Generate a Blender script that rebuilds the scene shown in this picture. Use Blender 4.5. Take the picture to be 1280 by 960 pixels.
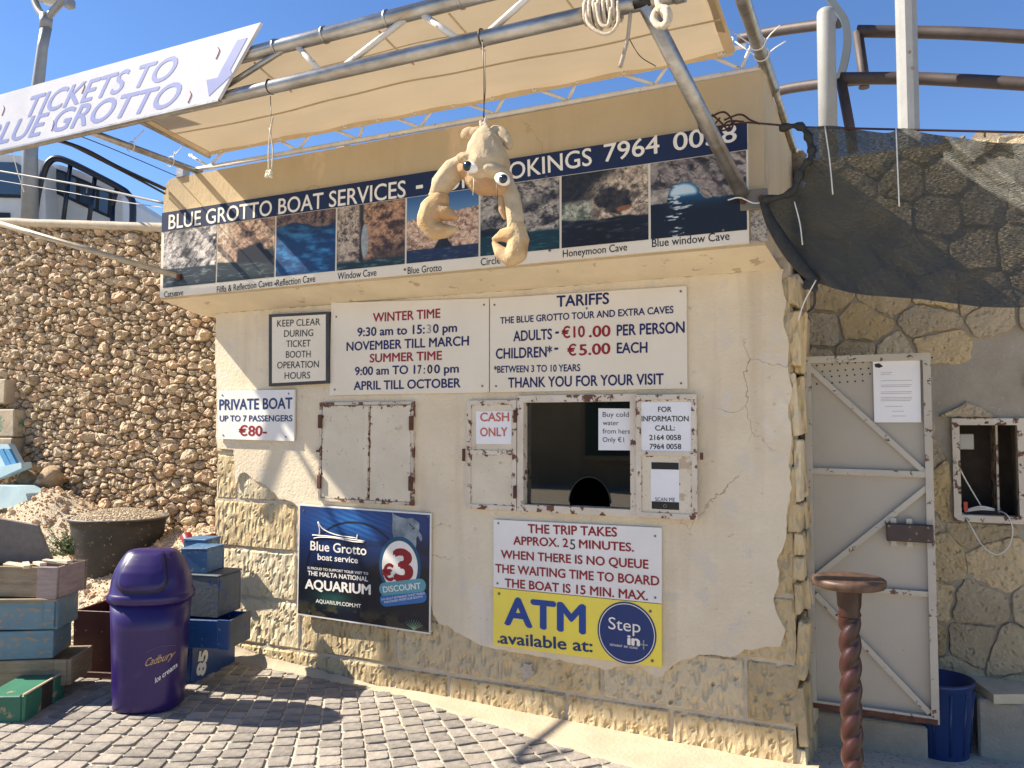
import bpy, bmesh, math, random
import numpy as np
from mathutils import Vector, Matrix, noise
from mathutils.geometry import tessellate_polygon
random.seed(7)
rs = np.random.RandomState(11)
scene = bpy.context.scene
for o in list(bpy.data.objects):
    bpy.data.objects.remove(o)
R_ = math.radians
# ------------------------------------------------------------------ camera
YAW, PITCH, ROLL, FPX = 0.44287405, 0.05359697, 0.00264426, 1004.3
CAM = Vector((0, -4.1, 1.6))
fwd = Vector((-math.sin(YAW)*math.cos(PITCH), math.cos(YAW)*math.cos(PITCH), math.sin(PITCH)))
rgt = Vector((math.cos(YAW), math.sin(YAW), 0)); upv = rgt.cross(fwd)
r2 = math.cos(ROLL)*rgt + math.sin(ROLL)*upv
u2 = -math.sin(ROLL)*rgt + math.cos(ROLL)*upv
cam = bpy.data.cameras.new('camera'); camo = bpy.data.objects.new('camera', cam)
scene.collection.objects.link(camo); scene.camera = camo
cam.sensor_width = 36; cam.lens = FPX/1280*36; cam.clip_start = .05; cam.clip_end = 3000
M = Matrix((r2, u2, -fwd)).transposed().to_4x4(); M.translation = CAM
camo.matrix_world = M
# ------------------------------------------------------------------ sky, sun, exposure
SUN = Vector((1.0, .34, -.95)).normalized()
world = bpy.data.worlds.new('World'); scene.world = world; world.use_nodes = True
wn = world.node_tree; bg = wn.nodes['Background']
sky = wn.nodes.new('ShaderNodeTexSky'); sky.sky_type = 'NISHITA'; sky.sun_disc = False
sky.sun_elevation = math.asin(-SUN.z); sky.sun_rotation = math.atan2(-SUN.x, -SUN.y)
sky.air_density = 1.0; sky.dust_density = 0.0; sky.ozone_density = 3.5; sky.altitude = 0
hs = wn.nodes.new('ShaderNodeHueSaturation'); hs.inputs['Saturation'].default_value = 1.15; hs.inputs['Hue'].default_value = .508
wn.links.new(sky.outputs[0], hs.inputs['Color']); wn.links.new(hs.outputs[0], bg.inputs[0]); bg.inputs[1].default_value = .082
sl = bpy.data.lights.new('sun', 'SUN'); sl.energy = 5.0; sl.angle = R_(.53); sl.color = (1, .90, .76)
so = bpy.data.objects.new('sun', sl); scene.collection.objects.link(so)
so.rotation_euler = SUN.to_track_quat('-Z', 'Y').to_euler(); so.location = (-20, -3, 20)
scene.view_settings.view_transform = 'Standard'; scene.view_settings.look = 'None'
scene.view_settings.exposure = 1.2; scene.view_settings.gamma = 1
scene.render.resolution_x = 1024; scene.render.resolution_y = 768
scene.cycles.max_bounces = 8; scene.cycles.transparent_max_bounces = 12
# ------------------------------------------------------------------ pixel helpers (a real point on a real plane)
def ray(x, y):
    return (r2*((x-640)/FPX) - u2*((y-480)/FPX) + fwd)
def P(x, y, Y=0.0):
    d = ray(x, y); return CAM + d*((Y-CAM.y)/d.y)
def PX(x, y, X):
    d = ray(x, y); return CAM + d*((X-CAM.x)/d.x)
def PZ(x, y, Z=0.0):
    d = ray(x, y); return CAM + d*((Z-CAM.z)/d.z)
def PL(x, y, A, B):            # on the vertical plane through A and B
    n = Vector((-(B[1]-A[1]), B[0]-A[0], 0)); d = ray(x, y)
    return CAM + d*((Vector((A[0], A[1], 0))-CAM).dot(n)/d.dot(n))
def G(x):                      # height of the street
    return -.03 + .028*min(6, max(0, -.8-x))
# ------------------------------------------------------------------ materials
def srgb(c):
    c = [v/255 for v in c]
    return tuple((v/12.92 if v <= .04045 else ((v+.055)/1.055)**2.4) for v in c)
MATS = {}
def mat(name, c1, c2=None, scale=6, rough=.7, bump=0, bscale=40, metal=0, spots=None, spec=.5, rust=None,
        stretch=None, detail=6, voro=None, trans=0, bdist=.01, ramp=(.35, .65)):
    if name in MATS: return MATS[name]
    m = bpy.data.materials.new(name); m.use_nodes = True; t = m.node_tree; N = t.nodes; L = t.links
    b = N['Principled BSDF']; b.inputs['Roughness'].default_value = rough; b.inputs['Metallic'].default_value = metal
    b.inputs['Specular IOR Level'].default_value = spec
    tc = N.new('ShaderNodeTexCoord'); src = tc.outputs['Object']
    if stretch:
        mp = N.new('ShaderNodeMapping'); mp.inputs['Scale'].default_value = stretch[:3]
        if len(stretch) > 3: mp.inputs['Rotation'].default_value = stretch[3]
        L.new(src, mp.inputs[0]); src = mp.outputs[0]
    def nz(sc, det=detail, rg=.6, s=src):
        n = N.new('ShaderNodeTexNoise'); n.inputs['Scale'].default_value = sc; n.inputs['Detail'].default_value = det
        n.inputs['Roughness'].default_value = rg; L.new(s, n.inputs['Vector']); return n.outputs[0]
    def rampn(s, a, b_):
        r = N.new('ShaderNodeMapRange'); r.inputs[1].default_value = a; r.inputs[2].default_value = b_
        L.new(s, r.inputs[0]); return r.outputs[0]
    def mix(fac, a, b_):
        x = N.new('ShaderNodeMix'); x.data_type = 'RGBA'
        if isinstance(fac, float): x.inputs[0].default_value = fac
        else: L.new(fac, x.inputs[0])
        for k, v in ((6, a), (7, b_)):
            if isinstance(v, tuple): x.inputs[k].default_value = (*v[:3], 1)
            else: L.new(v, x.inputs[k])
        return x.outputs[2]
    def math_(op, a, b_):
        x = N.new('ShaderNodeMath'); x.operation = op
        for k, v in ((0, a), (1, b_)):
            if isinstance(v, (int, float)): x.inputs[k].default_value = v
            else: L.new(v, x.inputs[k])
        return x.outputs[0]
    col = tuple(c1)
    if c2: col = mix(rampn(nz(scale), *ramp), tuple(c1), tuple(c2))
    if spots:
        for (sc, lo, hi, c) in spots:
            col = mix(rampn(nz(sc, 5, .65), lo, hi), col, tuple(c))
    if rust:      # rust gathers at the rim of the piece
        (rc, wid, amt) = rust
        g = N.new('ShaderNodeSeparateXYZ'); L.new(tc.outputs['Generated'], g.inputs[0])
        def edge(o): return math_('MINIMUM', o, math_('SUBTRACT', 1.0, o))
        e = math_('MINIMUM', edge(g.outputs[0]), edge(g.outputs[2]))
        e = rampn(e, 0.0, wid)
        nn = nz(28, 8, .7)
        v = math_('SUBTRACT', nn, math_('MULTIPLY', e, .22))
        f = rampn(v, amt, amt+.03)
        col = mix(f, col, mix(rampn(nz(60), .4, .6), tuple(rc), tuple(x*.35 for x in rc)))
    if isinstance(col, tuple): b.inputs['Base Color'].default_value = (*col[:3], 1)
    else: L.new(col, b.inputs['Base Color'])
    if bump:
        h = nz(bscale, 8, .65)
        if voro:
            v = N.new('ShaderNodeTexVoronoi'); v.inputs['Scale'].default_value = voro[0]; v.feature = 'F1'
            L.new(src, v.inputs['Vector'])
            h = math_('ADD', h, math_('MULTIPLY', rampn(v.outputs['Distance'], voro[2], voro[3]), voro[1]))
        bp = N.new('ShaderNodeBump'); bp.inputs['Strength'].default_value = bump; bp.inputs['Distance'].default_value = bdist
        L.new(h, bp.inputs['Height']); L.new(bp.outputs[0], b.inputs['Normal'])
    if trans:
        tr = N.new('ShaderNodeBsdfTranslucent')
        if isinstance(col, tuple): tr.inputs[0].default_value = (*col[:3], 1)
        else: L.new(col, tr.inputs[0])
        mx = N.new('ShaderNodeMixShader'); mx.inputs[0].default_value = trans
        L.new(b.outputs[0], mx.inputs[1]); L.new(tr.outputs[0], mx.inputs[2])
        L.new(mx.outputs[0], N['Material Output'].inputs[0])
    MATS[name] = m; return m
def flat(name, c, rough=.45, f=1.0, **k):
    return mat(name, tuple(v*f for v in srgb(c)), tuple(v*.86*f for v in srgb(c)), scale=14, rough=rough, ramp=(.3, .8), **k)
# per-object random tint on top of a stone-like material
def stone_mat(name, c1, c2, c3, scale=5, bump=.6, bscale=30, voro=None, bdist=.02, stretch=None, vary=.5, rough=.92):
    m = mat(name, c1, c2, scale=scale, rough=rough, bump=bump, bscale=bscale, voro=voro, bdist=bdist, stretch=stretch, spec=.2)
    N = m.node_tree.nodes; L = m.node_tree.links; b = N['Principled BSDF']
    src = b.inputs['Base Color'].links[0].from_socket
    oi = N.new('ShaderNodeObjectInfo'); geo = N.new('ShaderNodeNewGeometry')
    ad = N.new('ShaderNodeMath'); ad.operation = 'ADD'
    L.new(oi.outputs['Random'], ad.inputs[0]); L.new(geo.outputs['Random Per Island'], ad.inputs[1])
    fr = N.new('ShaderNodeMath'); fr.operation = 'FRACT'; L.new(ad.outputs[0], fr.inputs[0])
    mr = N.new('ShaderNodeMapRange'); mr.inputs[1].default_value = 1-vary; mr.inputs[2].default_value = 1
    L.new(fr.outputs[0], mr.inputs[0])
    x = N.new('ShaderNodeMix'); x.data_type = 'RGBA'; L.new(mr.outputs[0], x.inputs[0]); L.new(src, x.inputs[6])
    x.inputs[7].default_value = (*c3, 1)
    h = N.new('ShaderNodeHueSaturation'); L.new(x.outputs[2], h.inputs['Color'])
    m2 = N.new('ShaderNodeMapRange'); m2.inputs[3].default_value = .78; m2.inputs[4].default_value = 1.18
    f2 = N.new('ShaderNodeMath'); f2.operation = 'MULTIPLY_ADD'; f2.inputs[1].default_value = 7.31; f2.inputs[2].default_value = .2
    L.new(fr.outputs[0], f2.inputs[0]); f3 = N.new('ShaderNodeMath'); f3.operation = 'FRACT'; L.new(f2.outputs[0], f3.inputs[0])
    L.new(f3.outputs[0], m2.inputs[0]); L.new(m2.outputs[0], h.inputs['Value'])
    L.new(h.outputs[0], b.inputs['Base Color']); return m
RUST = (.16, .045, .015)
m_plaster = mat('plaster', (.78, .675, .49), (.68, .575, .41), scale=2.2, rough=.9, bump=.5, bscale=55, spec=.2, bdist=.012,
                spots=[(5, .56, .62, (.68, .60, .47)), (1.3, .60, .66, (.74, .66, .53)), (22, .66, .70, (.55, .46, .33))])
m_render = mat('painted_render', (.54, .435, .28), (.47, .375, .24), scale=2, rough=.9, bump=.4, bscale=70, spec=.2,
               spots=[(3, .6, .68, (.62, .48, .31))], stretch=(1, 1, .5))
m_block = stone_mat('limestone_block', (.68, .55, .33), (.58, .44, .24), (.72, .61, .41), scale=7, bump=.9, bscale=45,
                    voro=(26, 1.1, .12, .5), bdist=.022, stretch=(1.0, 1, .42, (0, .5, 0)), vary=.4)
m_mortar = mat('mortar', (.62, .54, .42), (.50, .43, .32), scale=9, rough=.95, bump=.8, bscale=60, spec=.1)
m_white = mat('white_board', (.80, .78, .74), (.74, .72, .67), scale=3, rough=.35, spots=[(30, .68, .71, (.5, .38, .25))])
m_cream = mat('cream_board', (.78, .71, .57), (.74, .66, .52), scale=3, rough=.35)
m_navy = flat('navy_letter', (22, 28, 110), f=.6); m_red = flat('red_letter', (165, 18, 34), f=.75); m_black = flat('black_letter', (22, 22, 24), f=.6)
m_blue2 = flat('deep_blue_letter', (20, 58, 120), f=.7); m_letw = flat('white_letter', (240, 234, 222)); m_grey = flat('grey_letter', (165, 160, 158))
m_banner = flat('banner_blue', (16, 42, 92), f=.55); m_yellow = mat('yellow_board', srgb((245, 224, 78)), srgb((236, 214, 90)), scale=3, rough=.35)
m_metalpaint = mat('rusty_painted_metal', (.70, .62, .47), (.62, .54, .40), scale=5, rough=.5, bump=.25, bscale=60,
                   rust=(RUST, .08, .51), spots=[(35, .65, .67, (.22, .10, .05)), (7, .62, .66, (.48, .38, .26))])
m_metalpaint2 = mat('rusty_frame_metal', (.68, .61, .49), (.58, .50, .39), scale=6, rough=.5, bump=.3, bscale=60,
                    spots=[(18, .565, .595, (.13, .045, .02)), (9, .64, .66, (.16, .055, .02))])
m_rust = mat('rusted_iron', (.14, .05, .025), (.07, .03, .02), scale=25, rough=.85, bump=.4, bscale=80)
m_galv = mat('galvanised_steel', (.48, .47, .45), (.30, .285, .26), scale=16, rough=.4, metal=.85, bump=.12, bscale=60,
             spots=[(9, .56, .66, (.36, .30, .23))], stretch=(.5, 1, 1))
m_white_steel = mat('white_painted_steel', (.72, .70, .66), (.6, .57, .52), scale=12, rough=.45, spots=[(20, .63, .66, (.3, .2, .13))])
m_fabric = mat('canopy_canvas', (.52, .42, .275), (.45, .36, .235), scale=1.6, rough=.8, bump=.15, bscale=12, trans=.36, spec=.2,
               spots=[(3.5, .62, .72, (.50, .40, .27))], stretch=(.35, 1.5, 1))
m_screw = mat('screw_head', (.25, .22, .2), (.12, .08, .05), scale=200, rough=.5, metal=.6)
m_rope = mat('rope', (.66, .58, .46), (.5, .42, .31), scale=90, rough=.95, bump=.6, bscale=160)
m_cable = flat('black_cable', (28, 26, 28)); m_string = flat('dark_string', (62, 45, 35)); m_tie = flat('white_cable_tie', (225, 222, 214))
m_paper = mat('paper', (.82, .81, .80), (.76, .76, .77), scale=6, rough=.7, bump=.12, bscale=9)
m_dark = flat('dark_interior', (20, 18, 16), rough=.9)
def crackle(m, sc, width, mask, col, warp=.35, zs=1.0):
    N = m.node_tree.nodes; L = m.node_tree.links; b = N['Principled BSDF']; src = b.inputs['Base Color'].links[0].from_socket
    tc = N.new('ShaderNodeTexCoord'); no = N.new('ShaderNodeTexNoise'); no.inputs['Scale'].default_value = 3.5; no.inputs['Detail'].default_value = 6; L.new(tc.outputs['Object'], no.inputs['Vector'])
    vm = N.new('ShaderNodeVectorMath'); vm.operation = 'MULTIPLY_ADD'; L.new(no.outputs['Color'], vm.inputs[0]); vm.inputs[1].default_value = (warp, warp, warp); L.new(tc.outputs['Object'], vm.inputs[2])
    vo = N.new('ShaderNodeTexVoronoi'); vo.feature = 'DISTANCE_TO_EDGE'; vo.inputs['Scale'].default_value = sc; L.new(vm.outputs[0], vo.inputs['Vector'])
    r1 = N.new('ShaderNodeMapRange'); r1.inputs[1].default_value = width; r1.inputs[2].default_value = 0; L.new(vo.outputs['Distance'], r1.inputs[0])
    n2 = N.new('ShaderNodeTexNoise'); n2.inputs['Scale'].default_value = 1.1; L.new(tc.outputs['Object'], n2.inputs['Vector'])
    r2_ = N.new('ShaderNodeMapRange'); r2_.inputs[1].default_value = mask; r2_.inputs[2].default_value = mask+.05; L.new(n2.outputs[0], r2_.inputs[0])
    mu = N.new('ShaderNodeMath'); mu.operation = 'MULTIPLY'; L.new(r1.outputs[0], mu.inputs[0]); L.new(r2_.outputs[0], mu.inputs[1])
    # vertical run marks
    mp = N.new('ShaderNodeMapping'); mp.inputs['Scale'].default_value = (9, 9, .7); L.new(tc.outputs['Object'], mp.inputs[0]); n3 = N.new('ShaderNodeTexNoise'); n3.inputs['Scale'].default_value = 1; n3.inputs['Detail'].default_value = 5; L.new(mp.outputs[0], n3.inputs['Vector'])
    r3 = N.new('ShaderNodeMapRange'); r3.inputs[1].default_value = .55; r3.inputs[2].default_value = .75; r3.inputs[4].default_value = .35; L.new(n3.outputs[0], r3.inputs[0])
    x0 = N.new('ShaderNodeMix'); x0.data_type = 'RGBA'; L.new(r3.outputs[0], x0.inputs[0]); L.new(src, x0.inputs[6]); x0.inputs[7].default_value = (col[0]*1.6, col[1]*1.5, col[2]*1.35, 1)
    x = N.new('ShaderNodeMix'); x.data_type = 'RGBA'; L.new(mu.outputs[0], x.inputs[0]); L.new(x0.outputs[2], x.inputs[6]); x.inputs[7].default_value = (*col, 1); L.new(x.outputs[2], b.inputs['Base Color'])
crackle(m_plaster, 1.7, .005, .57, (.30, .24, .17)); crackle(m_render, 1.2, .004, .55, (.24, .19, .12))
# ------------------------------------------------------------------ object helpers
OFF = {}
def link(o, parent=None, kind=None):
    scene.collection.objects.link(o)
    if parent is not None:
        o.parent = parent; off = OFF.get(parent.name, Vector((0, 0, 0)))
        o.matrix_parent_inverse = Matrix.Translation(-off)
    if kind: o['kind'] = kind
    OFF[o.name] = Vector((0, 0, 0)); return o
def thing(name, label, cat, loc=(0, 0, 0), group=None):
    o = bpy.data.objects.new(name, None); scene.collection.objects.link(o); o.location = loc; o.empty_display_size = .1
    o['label'] = label; o['category'] = cat
    if group: o['group'] = group
    OFF[o.name] = Vector(loc); return o
def tag(o, label, cat, group=None):
    o['label'] = label; o['category'] = cat
    if group: o['group'] = group
    return o
def mesh(name, V, F, m, parent=None, smooth=False, kind=None):
    me = bpy.data.meshes.new(name); me.from_pydata([tuple(v) for v in V], [], F)
    if m: me.materials.append(m)
    if smooth: me.polygons.foreach_set('use_smooth', [True]*len(me.polygons))
    me.update(); return link(bpy.data.objects.new(name, me), parent, kind)
def from_bm(name, bm, m, parent=None, smooth=False, kind=None):
    me = bpy.data.meshes.new(name); bm.normal_update(); bm.to_mesh(me); bm.free()
    if m: me.materials.append(m)
    if smooth: me.polygons.foreach_set('use_smooth', [True]*len(me.polygons))
    return link(bpy.data.objects.new(name, me), parent, kind)
def bm_box(bm, c, s, rot=None, bev=0, jit=0):
    r = bmesh.ops.create_cube(bm, size=1); vs = r['verts']
    for v in vs:
        v.co = Vector((v.co.x*s[0], v.co.y*s[1], v.co.z*s[2]))
        if jit: v.co += Vector([random.uniform(-jit, jit) for _ in range(3)])
    if bev:
        es = list({e for v in vs for e in v.link_edges})
        rr = bmesh.ops.bevel(bm, geom=es, offset=bev, segments=1, affect='EDGES'); vs = list({v for f in rr['faces'] for v in f.verts} | {v for v in vs if v.is_valid})
    Mx = Matrix.Translation(Vector(c)) @ (rot.to_4x4() if rot else Matrix.Identity(4))
    bmesh.ops.transform(bm, matrix=Mx, verts=vs); return vs
def box(name, c, s, m, parent=None, rot=None, bev=0, jit=0, kind=None):
    bm = bmesh.new(); bm_box(bm, c, s, rot, bev, jit); return from_bm(name, bm, m, parent, kind=kind)
def bx(name, x0, x1, y0, y1, z0, z1, m, parent=None, bev=0, kind=None):
    return box(name, ((x0+x1)/2, (y0+y1)/2, (z0+z1)/2), (abs(x1-x0), abs(y1-y0), abs(z1-z0)), m, parent, bev=bev, kind=kind)
def tube_geo(pts, r, segs=10, cap=True):
    pts = [Vector(p) for p in pts]; n = len(pts); V = []; F = []
    t0 = (pts[1]-pts[0]).normalized(); a = t0.orthogonal().normalized()
    for i, p in enumerate(pts):
        t = (pts[min(i+1, n-1)]-pts[max(i-1, 0)])
        if t.length < 1e-9: t = t0
        t.normalize(); a = (a-t*a.dot(t)); a = a.normalized() if a.length > 1e-6 else t.orthogonal().normalized()
        b = t.cross(a); rr = r[i] if isinstance(r, (list, tuple)) else r
        for k in range(segs):
            an = 2*math.pi*k/segs; V.append(p + (a*math.cos(an)+b*math.sin(an))*rr)
    for i in range(n-1):
        for k in range(segs):
            k2 = (k+1) % segs; F.append((i*segs+k, i*segs+k2, (i+1)*segs+k2, (i+1)*segs+k))
    if cap: F.append(tuple(range(segs))[::-1]); F.append(tuple((n-1)*segs+k for k in range(segs)))
    return V, F
def tube(name, pts, r, m, parent=None, segs=10, cap=True, kind=None):
    V, F = tube_geo(pts, r, segs, cap); o = mesh(name, V, F, m, parent, smooth=True, kind=kind)
    if cap:
        o.data.polygons[-1].use_smooth = False; o.data.polygons[-2].use_smooth = False
    return o
def merge(geos):
    V = []; F = []
    for v, f in geos:
        k = len(V); V += list(v); F += [tuple(i+k for i in ff) for ff in f]
    return V, F
def curve_pts(ctrl, n=10):       # Catmull-Rom through the control points
    c = [Vector(p) for p in ctrl]; c = [c[0]*2-c[1]] + c + [c[-1]*2-c[-2]]; out = []
    for i in range(1, len(c)-2):
        for k in range(n):
            t = k/n; p0, p1, p2, p3 = c[i-1], c[i], c[i+1], c[i+2]
            out.append(.5*((2*p1)+(p2-p0)*t+(2*p0-5*p1+4*p2-p3)*t*t+(3*p1-p0-3*p2+p3)*t**3))
    out.append(c[-2]); return out
def prism(name, outer, y0, y1, m, parent=None, holes=(), conv=None, kind=None, smooth=False):
    # outline in x-z, extruded from y0 (front) to y1 (back)
    loops = [list(outer)] + [list(h) for h in holes]
    conv = conv or (lambda x, y, z: Vector((x, y, z)))
    tris = tessellate_polygon([[Vector((p[0], p[1], 0)) for p in l] for l in loops])
    flatp = [p for l in loops for p in l]; n = len(flatp); V = [conv(p[0], y0, p[1]) for p in flatp] + [conv(p[0], y1, p[1]) for p in flatp]
    F = []
    for a, b, c in tris:
        pa, pb, pc = flatp[a], flatp[b], flatp[c]
        if (pb[0]-pa[0])*(pc[1]-pa[1])-(pb[1]-pa[1])*(pc[0]-pa[0]) < 0: b, c = c, b
        F += [(a, b, c), (a+n, c+n, b+n)]
    k = 0
    for li, l in enumerate(loops):
        ar = sum(l[i][0]*l[(i+1) % len(l)][1]-l[(i+1) % len(l)][0]*l[i][1] for i in range(len(l)))
        for i in range(len(l)):
            a, b = k+i, k+(i+1) % len(l)
            q = (a, a+n, b+n, b); ccw = ar > 0
            if (ccw and li == 0) or (not ccw and li > 0): q = q
            else: q = q[::-1]
            F.append(q)
        k += len(l)
    return mesh(name, V, F, m, parent, kind=kind, smooth=smooth)
def lathe_geo(prof, c, segs=24, sq=2.0, sy=1.0, rot=0):
    V = []; F = []; n = len(prof)
    for r, z in prof:
        for k in range(segs):
            a = 2*math.pi*k/segs; ca, sa = math.cos(a), math.sin(a)
            q = (abs(ca)**sq+abs(sa)**sq)**(-1/sq); x, y = r*ca*q, r*sa*q*sy
            V.append(Vector(c)+Vector((x*math.cos(rot)-y*math.sin(rot), x*math.sin(rot)+y*math.cos(rot), z)))
    for i in range(n-1):
        for k in range(segs):
            k2 = (k+1) % segs; F.append((i*segs+k, i*segs+k2, (i+1)*segs+k2, (i+1)*segs+k))
    F.append(tuple(range(segs))[::-1]); F.append(tuple((n-1)*segs+k for k in range(segs)))
    return V, F
def lathe(name, prof, c, m, parent=None, segs=24, smooth=True, **k):
    V, F = lathe_geo(prof, c, segs, **k); return mesh(name, V, F, m, parent, smooth=smooth)
def quad_px(px, Y): return [(P(x, y, Y).x, P(x, y, Y).z) for x, y in px]
def jagged(poly, step=.03, amp=.008, closed=True):
    out = []; n = len(poly)
    for i in range(n if closed else n-1):
        a = Vector(poly[i]); b = Vector(poly[(i+1) % n]); d = (b-a); k = max(1, int(d.length/step)); nn = Vector((-d.y, d.x)).normalized()
        for j in range(k):
            p = a+d*(j/k); out.append(tuple(p+nn*random.uniform(-amp, amp)*(1 if j else .5)))
    return out
# ------------------------------------------------------------------ lettering
_cap = None
def text_mesh(s, bold=0.0):
    cu = bpy.data.curves.new('t', 'FONT'); cu.body = s; cu.size = 1; cu.offset = bold; cu.resolution_u = 4; cu.fill_mode = 'FRONT'
    ob = bpy.data.objects.new('t', cu); scene.collection.objects.link(ob)
    dg = bpy.context.evaluated_depsgraph_get(); me = bpy.data.meshes.new_from_object(ob.evaluated_get(dg))
    V = np.zeros(len(me.vertices)*3); me.vertices.foreach_get('co', V); V = V.reshape(-1, 3)
    F = [tuple(p.vertices) for p in me.polygons]
    bpy.data.objects.remove(ob); bpy.data.curves.remove(cu); bpy.data.meshes.remove(me); return V, F
_c = text_mesh('H')[0]; CAPH = _c[:, 1].max()-_c[:, 1].min()
def embolden(V, F, b):
    if b <= .006: return V, F
    out = []; FF = []; n = len(V)
    for k, (dx, dy) in enumerate(((-b, 0), (-b/3, b*.5), (b/3, -b*.5), (b, 0), (0, b*.8), (0, -b*.8))):
        q = V.copy(); q[:, 0] += dx; q[:, 1] += dy; q[:, 2] = k*.00003; out.append(q); FF += [tuple(i+n*k for i in f) for f in F]
    return np.concatenate(out), FF
def letter(s, p0, p1, cap, Y, m, parent, bold=.02, shear=0, curve=None, name='lettering'):
    """p0, p1: baseline ends in photo pixels; cap: capital height in pixels"""
    a = P(*p0, Y); b = P(*p1, Y); mid = ((p0[0]+p1[0])/2, (p0[1]+p1[1])/2)
    h = (P(mid[0], mid[1]-cap, Y)-P(*mid, Y)).z
    V, F = embolden(*text_mesh(s, 0), bold*.9); x0, x1 = V[:, 0].min(), V[:, 0].max()
    d = (b-a); w = math.hypot(d.x, d.z); ux = Vector((d.x, 0, d.z))/w; uz = Vector((-d.z, 0, d.x))/w
    out = []
    for v in V:
        t = (v[0]-x0)/(x1-x0)*w; q = v[1]/CAPH*h
        out.append(a+ux*(t+shear*q)+uz*q+Vector((0, -v[2], 0)))
    if curve: out = [curve(v) for v in out]
    return mesh(name, out, F, m, parent)
# ------------------------------------------------------------------ numpy noise and painted prints
def vn(x, y, seed=0):
    xi = np.floor(x).astype(int); yi = np.floor(y).astype(int); fx = x-xi; fy = y-yi
    fx = fx*fx*(3-2*fx); fy = fy*fy*(3-2*fy)
    def h(a, b):
        n = (a*374761393+b*668265263+seed*1442695041) & 0x7fffffff; n = (n ^ (n >> 13))*1274126177 & 0x7fffffff
        return ((n ^ (n >> 16)) & 0xffff)/65535.0
    return (h(xi, yi)*(1-fx)+h(xi+1, yi)*fx)*(1-fy)+(h(xi, yi+1)*(1-fx)+h(xi+1, yi+1)*fx)*fy
def fbm(x, y, seed=0, o=5):
    s = 0; a = .5; t = 0
    for i in range(o): s = s+a*vn(x, y, seed+i); t += a; a *= .55; x = x*2.03+7; y = y*2.03+3
    return s/t
def ridg(x, y, seed=0, o=5):
    s = 0; a = .5; t = 0
    for i in range(o): s = s+a*(1-np.abs(2*vn(x, y, seed+i)-1)); t += a; a *= .55; x = x*2.1+5; y = y*2.1+9
    return s/t
def lerp(a, b, t):
    t = np.clip(t, 0, 1)[..., None]; return np.array(a, float)*(1-t)+np.array(b, float)*t
def sst(x, a, b):
    t = np.clip((x-a)/(b-a), 0, 1); return t*t*(3-2*t)
m_print = bpy.data.materials.new('printed_picture'); m_print.use_nodes = True
_n = m_print.node_tree; _a = _n.nodes.new('ShaderNodeVertexColor'); _a.layer_name = 'Col'
_n.links.new(_a.outputs[0], _n.nodes['Principled BSDF'].inputs['Base Color']); _n.nodes['Principled BSDF'].inputs['Roughness'].default_value = .4
def painted(name, corners, nx, nz, fn, parent):
    """corners: BL, BR, TR, TL as 3D points; fn(u, v) -> sRGB 0..255 array"""
    u, v = np.meshgrid(np.linspace(0, 1, nx+1), np.linspace(0, 1, nz+1))
    c = [np.array(p) for p in corners]; U = u[..., None]; W = v[..., None]
    pts = (c[0]*(1-U)*(1-W)+c[1]*U*(1-W)+c[2]*U*W+c[3]*(1-U)*W).reshape(-1, 3)
    i = np.arange(nx*nz); r = i//nx; q = i % nx; k = r*(nx+1)+q
    F = np.stack([k, k+1, k+nx+2, k+nx+1], 1).tolist()
    o = mesh(name, pts.tolist(), F, m_print, parent)
    col = np.clip(fn(u, v).reshape(-1, 3)/255, 0, 1); col = .80*np.where(col <= .04045, col/12.92, ((col+.055)/1.055)**2.4)
    ca = o.data.color_attributes.new('Col', 'FLOAT_COLOR', 'POINT')
    ca.data.foreach_set('color', np.concatenate([col, np.ones((len(col), 1))], 1).astype(np.float32).ravel())
    return o
def screws(px, Y, parent, r=.007):
    for x, y in px:
        p = P(x, y, Y); V, F = tube_geo([p+Vector((0, .002, 0)), p+Vector((0, -.003, 0))], r, 8)
        mesh('screw', V, F, m_screw, parent)
# organic bodies: many overlapping balls, voxel-remeshed into one skin
def organic(name, balls, m, parent=None, voxel=.006, smooth=6, kind=None, fuzz=0):
    bm = bmesh.new()
    for b in balls:
        if len(b) == 2: c, r = b; rr = (r, r, r); rot = Matrix.Identity(3)
        else: c, rr, rot = b
        q = bmesh.ops.create_icosphere(bm, subdivisions=2, radius=1)
        Mx = Matrix.Translation(Vector(c)) @ rot.to_4x4() @ Matrix.Diagonal((*rr, 1))
        bmesh.ops.transform(bm, matrix=Mx, verts=q['verts'])
    me = bpy.data.meshes.new('o'); bm.to_mesh(me); bm.free(); ob = bpy.data.objects.new('o', me); scene.collection.objects.link(ob)
    md = ob.modifiers.new('r', 'REMESH'); md.mode = 'VOXEL'; md.voxel_size = voxel; md.use_smooth_shade = True
    ms = ob.modifiers.new('s', 'SMOOTH'); ms.factor = .6; ms.iterations = smooth
    dg = bpy.context.evaluated_depsgraph_get(); m2 = bpy.data.meshes.new_from_object(ob.evaluated_get(dg))
    bpy.data.objects.remove(ob); m2.materials.clear(); m2.materials.append(m); m2.name = name
    m2.polygons.foreach_set('use_smooth', [True]*len(m2.polygons))
    if fuzz:
        for v in m2.vertices: v.co += v.normal*(fuzz*noise.noise(v.co*160)+fuzz*1.6*noise.noise(v.co*28))
    return link(bpy.data.objects.new(name, m2), parent, kind)
def chain(pts, rad, n=6):
    out = []
    for i in range(len(pts)-1):
        for k in range(n+1):
            t = k/n; out.append((Vector(pts[i]).lerp(Vector(pts[i+1]), t), rad[i]*(1-t)+rad[i+1]*t))
    return out
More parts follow.
